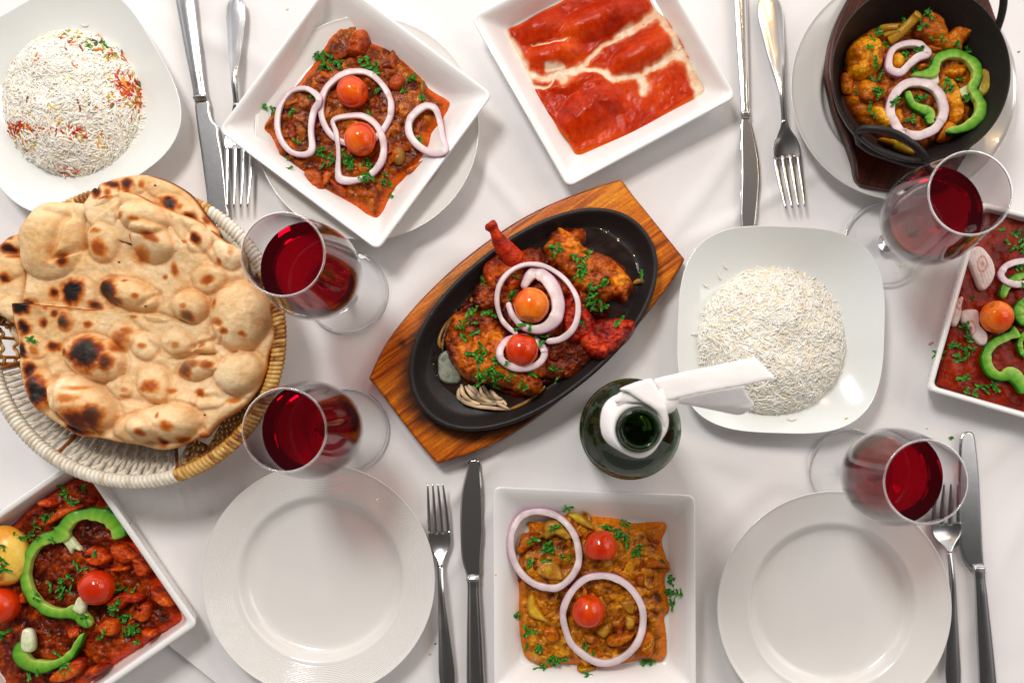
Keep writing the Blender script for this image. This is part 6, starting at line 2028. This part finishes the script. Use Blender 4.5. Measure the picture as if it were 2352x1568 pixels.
kn = [(528, 430), (600, 395), (740, 345), (850, 318), (885, 330), (930, 400), (985, 500), (1035, 590), (1056, 680), (1058, 760), (1045, 830), (1018, 850), (1000, 800), (960, 710), (890, 640), (800, 585), (700, 520), (620, 465), (560, 450)]
strip("knot", kn, lambda x, y, q: .284 if q else .2855 - .5 * np.clip(np.asarray(x) - A(15, 960, 500, .284)[0], 0, .02) * .6 - .35 * np.clip(A(15, 700, 640, .284)[1] - np.asarray(y), 0, .02), .003)
kn2 = [(560, 455), (600, 435), (700, 470), (820, 540), (900, 600), (960, 680), (930, 690), (860, 630), (760, 590), (640, 580), (580, 560), (500, 590), (470, 560), (500, 490)]
strip("fold", kn2, lambda x, y, q: .2815 if q else .2820 + 0 * np.asarray(x), .002)

kp = A(15, 930, 500, .27)
v, f = tube([(kp[0] + .001 * i, kp[1] - .0006 * i, .250 + .0053 * i) for i in range(7)], [.004, .0085, .0105, .0112, .0108, .0095, .0085], 20)
v = v + np.column_stack([fbm(v[:, 0], v[:, 1], .012, 2, 1, v[:, 2]), fbm(v[:, 0], v[:, 1], .012, 2, 2, v[:, 2]), 0 * v[:, 0]]) * .002
obj("knot", v, f, M["paper"], nap)

# ================= crumbs and specks on the cloth
refresh()
for (n_, x, y, lb, colr, r_) in [(12, 1437, 115, "bright green herb crumb on the cloth beside the scratched knife tip", C(60, 130, 30), .0020), (10, 1628, 1302, "orange brown crumb beside the dark fork handle", C(150, 90, 40), .0014), (10, 1592, 1374, "yellow crumb near the ridged plate and dark fork handle", C(200, 150, 30), .0012),
                                 (4, 1652, 275, "brown crumb on the cloth beyond the iron pan's plate", C(90, 70, 40), .0013), (9, 915, 440, "dark green fleck beside the wall of the masala dish", C(50, 60, 40), .0011), (13, 215, 930, "pale grey brown sauce smear on the cloth beside the dark red curry dish", C(190, 170, 140), .0026),
                                 (8, 1650, 1160, "yellow sauce smear on the soft-cornered plate of plain rice", C(200, 190, 100), .0016), (4, 1030, 1400, "tiny dark fleck seen through the wine glass foot", C(40, 40, 40), .0007), (12, 1295, 62, "tiny brown fleck above the wine bowl on the cloth", C(120, 80, 80), .0008),
                                 (2, 455, 62, "pale sauce fleck on the cloth between fork handle and tilted plate", C(200, 186, 130), .0014), (11, 105, 742, "yellow sauce drop on the rim of the vegetable curry plate", C(206, 170, 40), .0010)]:
    h = hit(n_, x, y)
    q = random.Random(int(x))
    v, f = tube([(h.x - r_, h.y - r_ * .3, h.z + .0001), (h.x - r_ * .4, h.y, h.z + .0003), (h.x + r_ * .3, h.y + r_ * .5, h.z + .0003), (h.x + r_, h.y + r_ * .4, h.z + .0001)], [r_ * .2, r_ * .55, r_ * .5, r_ * .15], 7, flat=.35)
    tag(obj("crumb", v, f, M["herb"], None, np.tile(np.array(colr), (len(v), 1))), lb, "crumb")
bpy.context.view_layer.update()
